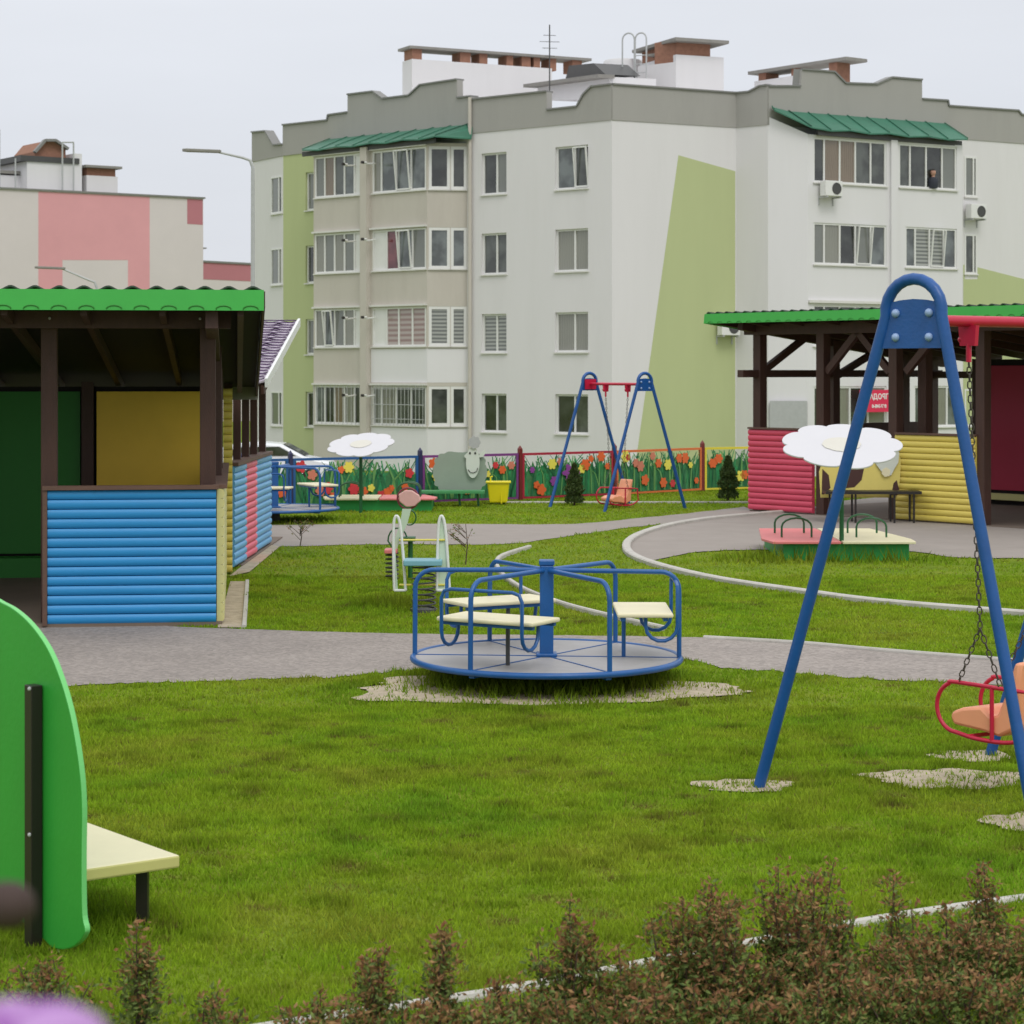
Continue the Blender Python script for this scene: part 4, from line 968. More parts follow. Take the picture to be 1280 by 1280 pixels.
def swing(label, fL, fR, ap, shift, tr, ts, facing, seat_z, plate=(.24, .45), big=True, group='baby swings'):
    t = thing('baby_swing', label, 'swing', (ap.x, ap.y, 0), 0, group)
    k = ap.z/2.56; rr = .16*k
    for i in range(2):
        off = shift*i; pts, u = arc_frame(fL+off, fR+off, ap+off, rr, 0); mb = MB(); mb.tube(pts, tr, 14); mb.build('a_frame', m_blue, t, smooth=True)
        nn = Vector((u.y, -u.x, 0)); zt = ap.z-.115*k; zb = ap.z-.335*k
        def at(z, sgn):
            zc = ap.z-rr; f = (fR if sgn > 0 else fL)+off; c = V(ap.x, ap.y, 0)+off; j = c+u*rr*sgn*.99; q = (zc-z)/zc; q = max(q, 0)
            if z > zc: return c+u*sgn*math.sqrt(max(rr*rr-(z-zc)**2, 0))*.95
            return j+(V(f.x, f.y, 0)-j)*q
        a, b, c, d = at(zb, -1), at(zb, 1), at(zt, 1), at(zt, -1)
        poly = [V(a.x, a.y, zb), V(b.x, b.y, zb), V(c.x, c.y, zt)]+[V(c.x, c.y, zt).lerp(V(d.x, d.y, zt), s)+V(0, 0, .018*k*math.sin(math.pi*s)) for s in (.25, .5, .75)]+[V(d.x, d.y, zt)]
        mb = MB(); mb.prism([p+nn*.006 for p in poly], nn*-.012); po = mb.build('gusset_plate', m_blue if i == 0 else m_blue, t)
        mb = MB(); c0 = V(ap.x, ap.y, 0)+off
        for su in (-.095, .095):
            for z in (ap.z-.165*k, ap.z-.282*k):
                p = c0+u*su*k+V(0, 0, z)
                if nn.y > 0: nv = -nn
                else: nv = nn
                mb.ball(p+nv*.012, .021*k, 12, (1, 1, 1))
        mb.build('rivet', m_rivet, po, smooth=True)
        if i == 1:
            mb = MB(); nv = -nn if nn.y > 0 else nn; w = .13*k; cc = c0+nv*.02
            mb.prism([cc-u*w+V(0,0,zb+.02), cc+u*w+V(0,0,zb+.02), cc+u*w+V(0,0,zt), cc-u*w+V(0,0,zt)], nv*.012); mb.build('flange', m_red, t)
    bz = ap.z-.17*k-.03; A = V(ap.x, ap.y, bz)+shift*.015; B = V(ap.x, ap.y, bz)+shift*.985
    mb = MB(); mb.tube([A, B], .028*k, 14); mb.build('crossbar', m_red, t, smooth=True)
    f = Vector(facing); f.normalize(); sd = shift.normalized()
    sc = .62; zt_ = seat_z+.14   # top rail of the seat
    hubs = []
    for s in ts:
        p = V(ap.x, ap.y, bz)+shift*s; hubs.append(p); mb = MB()
        mb.prism([p+f*.05+V(0,0,-.02)-sd*.012, p-f*.05+V(0,0,-.02)-sd*.012, p-f*.042+V(0,0,-.12)-sd*.012, p+f*.042+V(0,0,-.12)-sd*.012], sd*.024)
        mb.tube([p+V(0,0,-.11), p+V(0,0,-.20)], .014, 8); mb.ball(p+V(0,0,-.09)+f*.045, .016); mb.build('hanger', m_red, t, smooth=True)
    mid = (hubs[0]+hubs[1])/2; W = .155; Lf, Lb = .26, .27
    for i, p in enumerate(hubs):
        sgn = -1 if i == 0 else 1; sp = V(mid.x, mid.y, 0)+sd*sgn*(W if big else W)
        split = V(p.x, p.y, zt_+.28).lerp(V(sp.x, sp.y, zt_+.28), .8); mb = MB()
        chain(mb, p+V(0, 0, -.19), split); chain(mb, split, sp+f*.14+V(0, 0, zt_)); chain(mb, split, sp-f*.10+V(0, 0, zt_)); mb.build('chain', m_chain, t)
    # red guard loops on each side, joined across
    for i, sgn in enumerate((-1, 1)):
        o = V(mid.x, mid.y, 0)+sd*sgn*W; h = .25; z0 = zt_-h; loop = []
        for q in np.linspace(0, math.pi, 9): loop.append(o+f*(Lf-.11+ .115*math.sin(q))+V(0, 0, z0+h/2+h/2*math.cos(q)+ (0.0)))
        loop = [o-f*Lb+V(0,0,zt_-.015)]+loop+[o+f*.02+V(0,0,z0-.02), o-f*Lb*.6+V(0,0,z0-.015), o-f*(Lb+.02)+V(0,0,z0+.05)]
        mb = MB(); mb.tube(smoothline(loop, 4), .011, 10, True); mb.tube([o-f*.05+V(0,0,zt_), o-f*.05+V(0,0,z0-.02)], .011, 8); mb.build('guard_loop', m_red, t, smooth=True)
    mb = MB(); o = V(mid.x, mid.y, 0); z0 = zt_-.25
    for uu, zz in ((.08, z0-.012), (-Lb*.6, z0-.015)): mb.tube([o+f*uu-sd*W+V(0,0,zz), o+f*uu+sd*W+V(0,0,zz)], .011, 8)
    mb.build('crosspiece', m_red, t, smooth=True)
    # moulded seat: pan and back as one shell
    prof = [(Lf-.06, z0+.07), (Lf-.07, z0+.10), (Lf-.13, z0+.125), (.02, z0+.14), (-.03, z0+.10), (-.07, z0+.11), (-.10, z0+.18), (-.13, z0+.26), (-.16, z0+.35), (-.17, z0+.375)]
    under = [(Lf-.08, z0+.035), (.02, z0+.02), (-.08, z0+.0), (-.17, z0+.05), (-.175, z0+.17), (-.19, z0+.28), (-.205, z0+.375)]
    poly = prof+under[::-1]; mb = MB(); base = [o+f*u_+V(0,0,z_)-sd*.145 for u_, z_ in poly]; mb.prism(base, sd*.29); mb.build('seat', m_orange, t, smooth=True, bevel=.02)
fL = G(945, 985); fR = G(1298, 1042); D_ap = 10.75; ap = P(1142, 348.5, D_ap)
swing('large blue A-frame swing in front, orange seat with red guard hanging at the right edge', fL, fR, ap, V(1.37, .95, 0), .029, (.225, .53), (-.72, .69, 0), .42)
c0 = V(2.03, 34.1, 0); hv = V(.65, .43, 0)
swing('distant blue A-frame swing with orange seat standing before the mural fence', c0-hv, c0+hv, V(PX(806, 34.1), 34.1, PZ(466.5, 34.1)), V(-.80, 1.2, 0), .026, (.30, .70), (-.85, -.5, 0), .17, big=False)

# ------------------------------------------------------------------ merry-go-round
def carousel(label):
    t = thing('merry_go_round', label, 'merry-go-round', (0, 0, 0), 0, 'merry-go-rounds', world=False)
    Rr = .9; dz = .185
    mb = MB(); mb.lathe([(.02, dz-.012), (Rr-.01, dz-.012), (Rr-.01, dz), (.02, dz)], n=72); mb.build('deck', m_deck, t)
    mb = MB()
    for k in range(6):
        a = R(-4+60*k); mb.beam((0, 0, dz+.002), (math.cos(a)*.88, math.sin(a)*.88, dz+.002), .012, .006)
        mb.beam((0, 0, dz-.03), (math.cos(a)*.88, math.sin(a)*.88, dz-.03), .04, .035)
    mb.build('deck_ribs', m_bluem, t)
    mb = MB(); mb.tube([V(Rr*math.cos(a), Rr*math.sin(a), dz-.01) for a in np.linspace(0, 2*math.pi, 73)[:-1]], .021, 10, True); mb.build('rim', m_bluem, t, smooth=True)
    mb = MB(); mb.lathe([(.08, -.02), (.08, .12), (.12, .15), (.12, .17)]); mb.build('bearing', m_darkmetal, t, smooth=True)
    mb = MB(); mb.box(-.046, .046, -.046, .046, dz, .80); mb.box(-.07, .07, -.07, .07, dz, dz+.025); mb.box(-.052, .052, -.052, .052, .80, .835); mb.build('centre_post', m_bluem, t, bevel=.008)
    for k in range(6):
        a = R(-4+60*k); c, s = math.cos(a), math.sin(a); z = .765
        pts = [V(.04*c, .04*s, z-.0), V((Rr-.13)*c, (Rr-.13)*s, z-.005)]+[V((Rr-.13+.12*math.sin(q))*c, (Rr-.13+.12*math.sin(q))*s, z-.125+.12*math.cos(q)) for q in np.linspace(.2, math.pi/2, 6)]+[V((Rr-.008)*c, (Rr-.008)*s, dz)]
        mb = MB(); mb.tube(pts, .0165, 10); mb.build('handrail', m_bluem, t, smooth=True)
    for k in range(3):
        a = R(0+120*k); r_ = V(math.cos(a), math.sin(a), 0); s_ = V(-math.sin(a), math.cos(a), 0); zs = .485
        mb = MB(); mb.prism([r_*.46+s_*.36+V(0,0,zs), r_*.46-s_*.36+V(0,0,zs), r_*.83-s_*.36+V(0,0,zs), r_*.83+s_*.36+V(0,0,zs)], (0, 0, .028)); so_ = mb.build('bench_seat', m_cream, t, bevel=.01)
        mb = MB(); mb.beam(r_*.50-s_*.34+V(0,0,zs-.012), r_*.50+s_*.34+V(0,0,zs-.012), .03, .024); mb.beam(r_*.78-s_*.34+V(0,0,zs-.012), r_*.78+s_*.34+V(0,0,zs-.012), .03, .024); mb.build('seat_bearer', m_bluem, so_)
        mb = MB(); mb.tube([r_*.52+V(0,0,dz), r_*.52+V(0,0,zs-.0)], .014, 8); mb.build('seat_leg', m_darkmetal if k else m_bluem, so_, smooth=True)
        zt = .70; pts = []
        def side(sg):
            q = []
            for w in np.linspace(0, math.pi, 8): q.append(r_*(.74+.11*math.cos(math.pi-w)*-1 if False else .755-.105*math.cos(w))+s_*sg*.30+V(0,0,zs-.06-.10*math.sin(w)))
            return q
        p1 = [r_*.65-s_*.30+V(0,0,zs)]+side(-1)+[r_*.86-s_*.30+V(0,0,zt-.06), r_*.86-s_*.28+V(0,0,zt-.015), r_*.86-s_*.23+V(0,0,zt)]
        p2 = ([r_*.65+s_*.30+V(0,0,zs)]+side(1)+[r_*.86+s_*.30+V(0,0,zt-.06), r_*.86+s_*.28+V(0,0,zt-.015), r_*.86+s_*.23+V(0,0,zt)])[::-1]
        mb = MB(); mb.tube(p1+p2, .0125, 8); mb.build('backrest', m_bluem, t, smooth=True)
    return t
cg = carousel('blue merry-go-round with three cream seats on the lawn, in the middle of the photo'); cc = V(PX(683, 15.1), 15.1, 0); cg.location = cc; cg.rotation_euler = (R(.3), R(.15), 0)
c2 = copy_tree(cg); c2.location = V(PX(343, 31.6), 31.6, 0); c2.rotation_euler = (0, 0, R(25)); c2['label'] = 'far blue merry-go-round half hidden behind the striped blue and pink log side'

# ------------------------------------------------------------------ daisy shelters (sandboxes with lids)
def flower_outline(rx, n=9, depth=.115, N=108):
    out = []
    for i in range(N):
        a = 2*math.pi*i/N; out.append((math.cos(a)*rx*(1-depth+depth*abs(math.cos(n*a/2))**.6)*(1+.05*math.sin(2*a+.6)), math.sin(a)*rx*(1-depth+depth*abs(math.cos(n*a/2))**.6)*(1+.04*math.sin(3*a))))
    return out
def daisy(label, post, z, dia, tilt, boxc, bw, bd, zb, colL, colR, roll=0):
    t = thing('daisy_sandbox', label, 'sandbox', (post.x, post.y, 0), 0, 'sandboxes under daisy canopies')
    fx = Vector((math.cos(roll), 0, math.sin(roll))); fy = Vector((0, math.cos(tilt), math.sin(tilt))); c = V(post.x, post.y, z); nn = fx.cross(fy)
    mb = MB(); mb.prism([c+fx*x+fy*y for x, y in flower_outline(dia/2)], -nn*.02); mb.build('canopy', m_daisy, t, bevel=.006)
    mb = MB(); mb.prism([c+nn*.004+fx*x*.32+fy*y*.32 for x, y in flower_outline(dia/2, 12, .05)], nn*.003); mb.build('canopy_centre', m_dcen, t)
    mb = MB(); mb.tube([V(post.x, post.y+.0, 0), V(post.x, post.y, z-.02)], .026, 10); mb.build('post', m_pole, t, smooth=True)
    x0, y0 = boxc; mb = MB(); mb.box(x0-bw/2+.2, x0+bw/2-.08, y0+.10, y0+bd-.12, 0, zb-.035); mb.build('skirt', m_skirt, t)
    for s, mm in ((-1, colL), (1, colR)):
        a, b = (x0-bw/2, x0-.01) if s < 0 else (x0+.01, x0+bw/2); mb = MB(); ins = .07
        mb.prism([V(a if s > 0 else a+ins, y0, zb), V(b if s < 0 else b-ins*.3, y0, zb), V(b if s < 0 else b, y0+.4, zb), V(b if s < 0 else b-.2, y0+bd, zb), V(a if s > 0 else a+.15, y0+bd, zb), V(a, y0+.5, zb)], (0, 0, -.03)); bo = mb.build('lid_board', mm, t, bevel=.006)
        for q in (.3, .62):
            cx = (a+b)/2+s*.0; yy = y0+bd*q; mb = MB(); r = .17; mb.tube([V(cx-r, yy, zb)]+[V(cx-r*math.cos(w), yy, zb+.12+.10*math.sin(w)) for w in np.linspace(0, math.pi, 9)]+[V(cx+r, yy, zb)], .012, 8)
            mb.build('grab_hoop', m_pole, bo, smooth=True)
    return t
daisy('large white daisy canopy over pink and cream sandbox lids, behind the front swing', V(PX(1052, 25.0), 25.0, 0), 1.29, 1.33, R(20), (PX(1036, 25.9), 24.85), 1.68, 2.1, .22, m_pink, m_cream, 0)
daisy('white daisy canopy over a low sandbox in front of the mural fence, left', V(PX(451, 33.4), 33.4, 0), PZ(555, 33.4), .98, R(19), (PX(474, 33.9), 33.7), 1.75, 1.0, .2, m_cream, m_pink, R(4))

# ------------------------------------------------------------------ animal bench boards
def cow():
    D = 31.4; t = thing('cow_bench', 'yellow cow-shaped board with brown patches behind a dark bench', 'bench', (PX(1080, D), D, 0))
    def poly(pts, mat, name, off, th=.02, par=None):
        mb = MB(); mb.prism([P(x, y, D-off) for x, y in pts], (0, th, 0)); return mb.build(name, mat, par or t)
    body = poly([(1026,622),(1024,590),(1030,572),(1045,563),(1070,560),(1095,561),(1108,556),(1122,560),(1126,575),(1125,598),(1121,622)], m_cowy, 'cow_board', 0, .03)
    poly([(1050,568),(1078,568),(1080,586),(1077,600),(1068,609),(1050,611)], m_cowb, 'patch', .004, .004, body)
    poly([(1028,586),(1036,594),(1038,610),(1030,618),(1027,618)], m_cowb, 'patch', .004, .004, body)
    poly([(1114,619),(1117,604),(1121,600),(1124,612),(1122,619)], m_cowb, 'patch', .004, .004, body)
    hd = poly([(1095,566),(1099,560),(1118,558),(1124,566),(1123,578),(1118,586),(1114,594),(1106,595),(1101,588),(1095,580)], m_sheepface, 'head', .03, .02)
    poly([(1103,587),(1108,584),(1113,588),(1112,595),(1106,596),(1102,592)], m_cream, 'muzzle', .036, .005, hd)
    mb = MB(); mb.box(PX(1027, D), PX(1145, D), D-.45, D-.05, .41, .45); mb.build('seat', m_black, t)
    for px in (1036, 1064, 1112, 1136):
        x = PX(px, D)
        for yy in (D-.4, D-.07): mb = MB(); mb.box(x-.013, x+.013, yy-.013, yy+.013, 0, .41); mb.build('leg', m_black, t)
cow()
def sheep():
    D = 35.3; t = thing('sheep_bench', 'grey-green sheep-shaped board behind a narrow green bench', 'bench', (PX(568, D), D, 0))
    def ring(cx, cy, rx, ry, n, d, N=80): return [(cx+rx*math.cos(a)*(1-d+d*abs(math.cos(n*a/2))), cy+ry*math.sin(a)*(1-d+d*abs(math.cos(n*a/2)))) for a in np.linspace(0, 2*math.pi, N)[:-1]]
    def sup(cx, cy, rx, ry, n, d, N=90):
        o = []
        for a in np.linspace(0, 2*math.pi, N)[:-1]:
            c, s = math.cos(a), math.sin(a); k = 1-d+d*abs(math.cos(n*a/2)); o.append((cx+rx*k*math.copysign(abs(c)**.6, c), cy+ry*k*math.copysign(abs(s)**.6, s)))
        return o
    def poly(pts, mat, name, off, th=.02, par=None):
        mb = MB(); mb.prism([P(x, y, D-off) for x, y in pts], (0, th, 0)); return mb.build(name, mat, par or t)
    poly(sup(575,590,34,26,14,.07), m_sheep, 'sheep_board', 0, .03)
    poly([(589,566),(584,566),(580,570),(583,574),(590,572)], m_sheepface, 'ear', .05); poly([(600,566),(606,562),(607,566),(604,571),(598,572)], m_sheepface, 'ear', .05)
    h = poly(ring(591,578,8.5,19.5,1,0), m_sheepface, 'head', .06)
    poly(ring(593,553,8,8,7,.15), m_galv, 'wool_tuft', .09)
    for x in (587.5, 594): poly(ring(x,566.5,1.2,1.6,1,0,14), m_black, 'eye', .068, .006, h)
    mb = MB(); mb.tube([P(x, y, D-.07) for x, y in ((585,587),(588,590.5),(592,591),(596,589),(597,585))], .006, 6); mb.build('mouth', m_black, h)
    mb = MB(); mb.box(PX(527, D), PX(606, D), D-.5, D-.1, PZ(617, D-.5), PZ(614, D-.5)); mb.build('seat', m_bench, t)
    for px in (537, 541, 574, 597):
        mb = MB(); x = PX(px, D); mb.beam(V(x, D-.3, PZ(616, D-.5)), V(x+.02, D-.3, 0), .035, .035); mb.build('leg', m_pole, t)
sheep()
def bin_():
    D = 35.6; x = PX(623, D); t = thing('litter_bin', 'bright yellow tapered litter bin by the mural fence', 'bin', (x, D, 0)); s = D/F
    mb = MB(); a, b = 11*s, 14*s; z0, z1 = .03, 27*s
    mb.add([V(x-a,D-a,z0), V(x+a,D-a,z0), V(x+a,D+a,z0), V(x-a,D+a,z0), V(x-b,D-b,z1), V(x+b,D-b,z1), V(x+b,D+b,z1), V(x-b,D+b,z1)], [(0,3,2,1),(4,5,6,7),(0,1,5,4),(1,2,6,5),(2,3,7,6),(3,0,4,7)]); mb.build('bin_body', m_bin, t, bevel=.02)
    mb = MB(); mb.box(x-b-.02, x+b+.02, D-b-.02, D+b+.02, z1, z1+.02); mb.build('rim', m_bin, t)
    mb = MB(); mb.tube([V(x-b*.7, D, z1), V(x-b*.7, D, z1+.09), V(x-b*.5, D, z1+.1)], .012, 6); mb.tube([V(x+.05,D-b-.03,.02), V(x+.05,D-b-.03,.2)], .012, 6); mb.build('stand', m_bin, t)
bin_()

# ------------------------------------------------------------------ spring rockers
def spring(mb, c, r, z0, z1, turns, tr=.008):
    n = turns*16; mb.tube([c+V(r*math.cos(2*math.pi*i/16), r*math.sin(2*math.pi*i/16), z0+(z1-z0)*i/n) for i in range(n+1)], tr, 6)
def rocker1():
    D = 19.6; x = PX(527, D); t = thing('spring_rocker', 'ladder-like spring rocker with two pale rounded sides, yellow rungs and blue seat', 'spring rocker', (x, D, 0)); s = D/F
    for sg, px, lean in ((-1, 497, .0), (1, 553, .0)):
        mb = MB(); top = 645; bot = 738; pts = []
        cx = px
        prof = [(-6,738),(-5.5,700),(-4.5,670),(-3,652),(0,645),(3.5,650),(5.5,668),(7,700),(8,738)] if sg < 0 else [(-8,738),(-6.5,700),(-5,668),(-3,650),(0,645),(3,652),(5,670),(6.5,700),(8,738)]
        line = smoothline([P(cx+a-(sg<0)*(y-690)*-.04+(sg>0)*(y-690)*.02, y, D-.0) for a, y in prof], 4)
        mb.tube(line, .013, 8); mb.tube([line[0], line[-1]], .012, 8); so_ = mb.build('side_frame', m_paintw, t, smooth=True)
        mb = MB(); mb.prism([q+V(0, .01, 0) for q in line], (0, .012, 0)) if sg > 0 else mb.prism([q+V(0, .01, 0) for q in line[:12]]+[line[0]+V(.03, .01, 0)], (0, .012, 0)); mb.build('side_board', m_ltgreen, so_)
    for y in (675, 731):
        mb = MB(); mb.tube([P(499, y, D), P(556, y, D)], .009, 8); mb.build('rung', m_yell, t, smooth=True)
    mb = MB(); mb.box(PX(505, D), PX(553, D), D-.14, D+.14, PZ(706, D), PZ(699, D)); mb.build('seat', m_ltblue, t, bevel=.008)
    mb = MB(); spring(mb, V(PX(530, D), D, 0), .10, .03, PZ(706, D), 8); mb.tube([V(PX(530,D), D, .0), V(PX(530,D), D, .03)], .12, 12); mb.build('spring', m_darkmetal, t, smooth=True)
rocker1()
def rocker2():
    D = 22.6; x = PX(500, D); t = thing('spring_rocker', 'flower-headed spring rocker with pink disc, pale green stem and pink seat', 'spring rocker', (x, D, 0))
    mb = MB(); mb.prism([P(a, b, D-.02) for a, b in ((503,636),(514,636),(509,655),(501,672),(495,690),(489,690),(494,672),(500,655))], (0, .04, 0)); mb.build('stem_board', m_ltgreen, t)
    c = P(510, 623, D); mb = MB(); mb.tube([c+V(.105*math.cos(a), 0, .105*math.sin(a)) for a in np.linspace(0, 2*math.pi, 25)[:-1]], .010, 8, True); mb.build('steering_ring', M('rocker_dark_red', (.2, .03, .05), .5), t, smooth=True)
    mb = MB(); mb.prism([P(a, b, D-.03) for a, b in ((498,618),(506,613),(515,613),(524,619),(526,626),(518,633),(508,634),(499,627))], (0, .05, 0)); mb.build('head_board', M('pale_pink_board', (.70, .40, .38), .5, .1, 6), t, bevel=.01)
    mb = MB(); mb.tube([P(490,684,D)]+[P(497+12*math.cos(a), 676-16*math.sin(a), D) for a in np.linspace(math.pi, .3, 9)], .009, 6); c = P(512,647,D); mb.tube([c+V(.065*math.cos(a), 0, .075*math.sin(a)) for a in np.linspace(0, 2*math.pi, 19)[:-1]], .008, 6, True); mb.build('loop_rail', m_pole, t, smooth=True)
    mb = MB(); mb.box(PX(481, D), PX(497, D), D-.12, D+.12, PZ(691, D), PZ(686, D)); mb.build('seat', m_pink, t, bevel=.008)
    mb = MB(); spring(mb, V(PX(490, D), D, 0), .06, .02, PZ(691, D), 6, .010); mb.build('spring', m_darkmetal, t, smooth=True)
    mb = MB(); mb.box(PX(500, D), PX(519, D), D-.1, D+.1, PZ(676, D), PZ(671, D)); mb.tube([P(513,676,D), P(513,722,D)], .025, 8); mb.build('footrest', m_pole, t)
rocker2()

# ------------------------------------------------------------------ front bench with green board
def front_bench():
    P0 = V(-1.538, 7.93, 0); l = V(-.6, .8, 0); e = V(.8, .6, 0)
    t = thing('board_back_bench', 'cream bench with a tall rounded green board as its back, front left', 'bench', P0)
    def atpx(px, py):   # point of the board plane seen at a photo position
        k = (px-640)/F; s = (k*P0.y-P0.x)/(l.x-k*l.y); q = P0+l*s; return s, PZ(py, q.y)
    right = [(0,752),(15,760),(32,774),(48,793),(62,816),(75,848),(86,885),(94,925),(100,968),(102.5,1010),(102,1060),(102,1110),(103,1145),(106,1160),(105,1168),(98,1178),(88,1185),(76,1187),(64,1184),(56,1176),(48,1168)]
    pts = [atpx(*p) for p in right]; cs = pts[0][0]+.12
    out = [(cs, pts[0][1]+.02)]+pts; mirror = [(2*cs-s, z) for s, z in pts][::-1]
    pv = smoothline([Vector((a_, b_, 0)) for a_, b_ in out], 4); pts = [(q.x, q.y) for q in pv][1:]; out = [(pv[0].x, pv[0].y)]; out = out+pts; mirror = [(2*cs-s, z) for s, z in pts][::-1]
    poly = out+[(cs, pts[-1][1]+.06)]+mirror
    fr = [P0+l*s+V(0, 0, z) for s, z in poly]
    mb = MB(); mb.prism(fr, e*.022); o = mb.build('back_board', [m_gboard, m_gedge], t, bevel=.004)
    for f in o.data.polygons:
        if abs(f.normal.dot(e)) < .9: f.material_index = 1
    # seat
    A = P0+l*.215+e*.10; zs = .285; sw = .425
    mb = MB(); mb.prism([A+V(0,0,zs), A+e*sw+V(0,0,zs), A+e*sw+l*1.5+V(0,0,zs), A+l*1.5+V(0,0,zs)], (0, 0, -.048)); so_ = mb.build('seat', [m_cream, m_creamE], t, bevel=.008)
    for f in so_.data.polygons:
        if abs(f.normal.z) < .5: f.material_index = 1
    for s in (.26, 1.3):
        for w in (.30,):
            p = A+l*(s-.16)+e*(w+.02); mb = MB(); mb.box(p.x-.022, p.x+.022, p.y-.022, p.y+.022, 0, zs-.049); mb.build('leg', m_black, t)
    for s in (.0, 1.1):
        q, _ = atpx(50, 1000); p = P0+l*(q+s)-e*.026; mb = MB(); mb.prism([p-l*.03-e*.022+V(0,0,0), p+l*.03-e*.022, p+l*.03+e*.022, p-l*.03+e*.022], (0, 0, PZ(856, p.y))); po = mb.build('back_post', m_black, t, bevel=.003)
        b = MB()
        for z in (.95, .42): b.ball(p-l*.02-e*.024+V(0,0,z), .008)
        b.build('bolt', m_galv, po)
front_bench()

# ------------------------------------------------------------------ plants
def leafmat(name, c1, c2, tr=.3):
    m = bpy.data.materials.new(name); m.use_nodes = True; n = m.node_tree.nodes; l = m.node_tree.links; b = n['Principled BSDF']; b.inputs['Roughness'].default_value = .6; b.inputs['Specular IOR Level'].default_value = .2
    tc = n.new('ShaderNodeTexCoord'); nz = n.new('ShaderNodeTexNoise'); nz.inputs['Scale'].default_value = 45; nz.inputs['Detail'].default_value = 4; l.new(tc.outputs['Object'], nz.inputs['Vector'])
    r = n.new('ShaderNodeValToRGB'); l.new(nz.outputs[0], r.inputs[0]); e = r.color_ramp.elements; e[0].position = .35; e[0].color = c1+(1,); e[1].position = .65; e[1].color = c2+(1,)
    l.new(r.outputs[0], b.inputs['Base Color']); t = n.new('ShaderNodeBsdfTranslucent'); l.new(r.outputs[0], t.inputs[0]); ms = n.new('ShaderNodeMixShader'); ms.inputs[0].default_value = tr
    l.new(b.outputs[0], ms.inputs[1]); l.new(t.outputs[0], ms.inputs[2]); l.new(ms.outputs[0], n['Material Output'].inputs[0]); return m
m_lbrown = leafmat('leaf_red_brown', (.12, .068, .025), (.44, .26, .11)); m_lgreen = leafmat('leaf_olive', (.05, .085, .02), (.24, .31, .08)); m_lred = leafmat('leaf_russet', (.15, .06, .03), (.42, .20, .10))
m_conif = leafmat('conifer_green', (.035, .065, .02), (.10, .14, .04), .15); m_twig = M('twig', (.08, .05, .035), .8)
def leaves(name, cen, size, mats, idx, parent, off, updir=.4):
    n = len(cen); c = np.asarray(cen); a = rng.normal(size=(n, 3)); a[:, 2] = np.abs(a[:, 2])*updir*2+.1; a /= np.linalg.norm(a, axis=1)[:, None]
    b = np.cross(a, rng.normal(size=(n, 3))); b /= np.linalg.norm(b, axis=1)[:, None]; s = (size*rng.uniform(.6, 1.4, n))[:, None]
    v = np.stack([c-a*s*.1, c+a*s*.5+b*s*.24, c+a*s*1.15, c+a*s*.5-b*s*.24], 1)-np.array(off)
    me = bpy.data.meshes.new(name); me.vertices.add(n*4); me.loops.add(n*4); me.polygons.add(n); me.vertices.foreach_set('co', v.ravel()); me.loops.foreach_set('vertex_index', np.arange(n*4, dtype=np.int32)); me.polygons.foreach_set('loop_start', np.arange(0, n*4, 4, dtype=np.int32))
    for m in mats: me.materials.append(m)
    me.update(calc_edges=True); me.polygons.foreach_set('material_index', np.asarray(idx, dtype=np.int32)); o = bpy.data.objects.new(name, me); C.objects.link(o); o.parent = parent; return o
def shrub(px, ytop, D, spread, nst, dens, label, group):
    b = V(PX(px, D), D, 0); t = thing('shrub', label, 'shrub', b, 0, group); zt = PZ(ytop, D); mb = MB(); cen = []; idx = []
    for k in range(nst):
        a = random.uniform(0, 6.28); r = spread*math.sqrt(random.random()); top = b+V(math.cos(a)*r, math.sin(a)*r*.6, zt*(random.uniform(.5, .95) if k else 1.0)); 
        if k == 0: top = b+V(random.uniform(-.02, .02), 0, zt)
        st = b+V(math.cos(a)*r*.35, math.sin(a)*r*.25, 0); mid = (st+top)/2+V(random.uniform(-.02, .02), random.uniform(-.02, .02), 0); mb.tube([st, mid, top], [.004, .003, .0015], 4)
        L = (top-st).length; n = int(dens*L*190)
        for i in range(n):
            q = random.random()**.85; p = (st.lerp(mid, q*2) if q < .5 else mid.lerp(top, q*2-1)); w = .013+.05*(1-q)**.6*(.4+.6*random.random())
            p = p+V(random.gauss(0, w), random.gauss(0, w), random.gauss(0, .012)); cen.append(tuple(p)); h = p.z/zt
            idx.append(1 if random.random() < 1.05-.85*h else (2 if random.random() < .22 else 0))
    mb.build('stems', m_twig, t); leaves('foliage', cen, .019, [m_lbrown, m_lgreen, m_lred], idx, t, b); return t
hedge = [(60,1200,7.2,.15,10),(175,1158,7.1,.05,8),(270,1238,6.9,.10,8),(395,1240,6.8,.12,9),(480,1185,6.9,.10,11),(560,1160,6.95,.07,8),(640,1225,6.8,.12,9),(705,1128,7.0,.09,13),(770,1185,6.95,.14,14),
         (850,1125,7.3,.12,12),(890,1105,7.4,.09,9),(975,1082,7.45,.08,8),(1035,1078,7.5,.10,10),(1125,1092,7.6,.05,4),(1235,1080,7.75,.08,9),(930,1190,7.2,.16,16),(1030,1180,7.2,.17,18),(1130,1170,7.3,.18,20),(1220,1160,7.4,.18,20),(1290,1150,7.5,.16,16),
         (820,1225,6.9,.18,18),(700,1240,6.75,.15,12),(920,1235,6.9,.18,18),(1020,1230,6.9,.18,18),(1120,1220,7.0,.18,20),(1230,1215,7.0,.18,20),(430,1250,6.7,.13,12),(530,1246,6.7,.14,12),(600,1250,6.65,.14,12),(770,1236,6.7,.16,14),(905,1128,7.25,.10,10),(1000,1120,7.35,.12,12),(1180,1130,7.5,.14,14)]
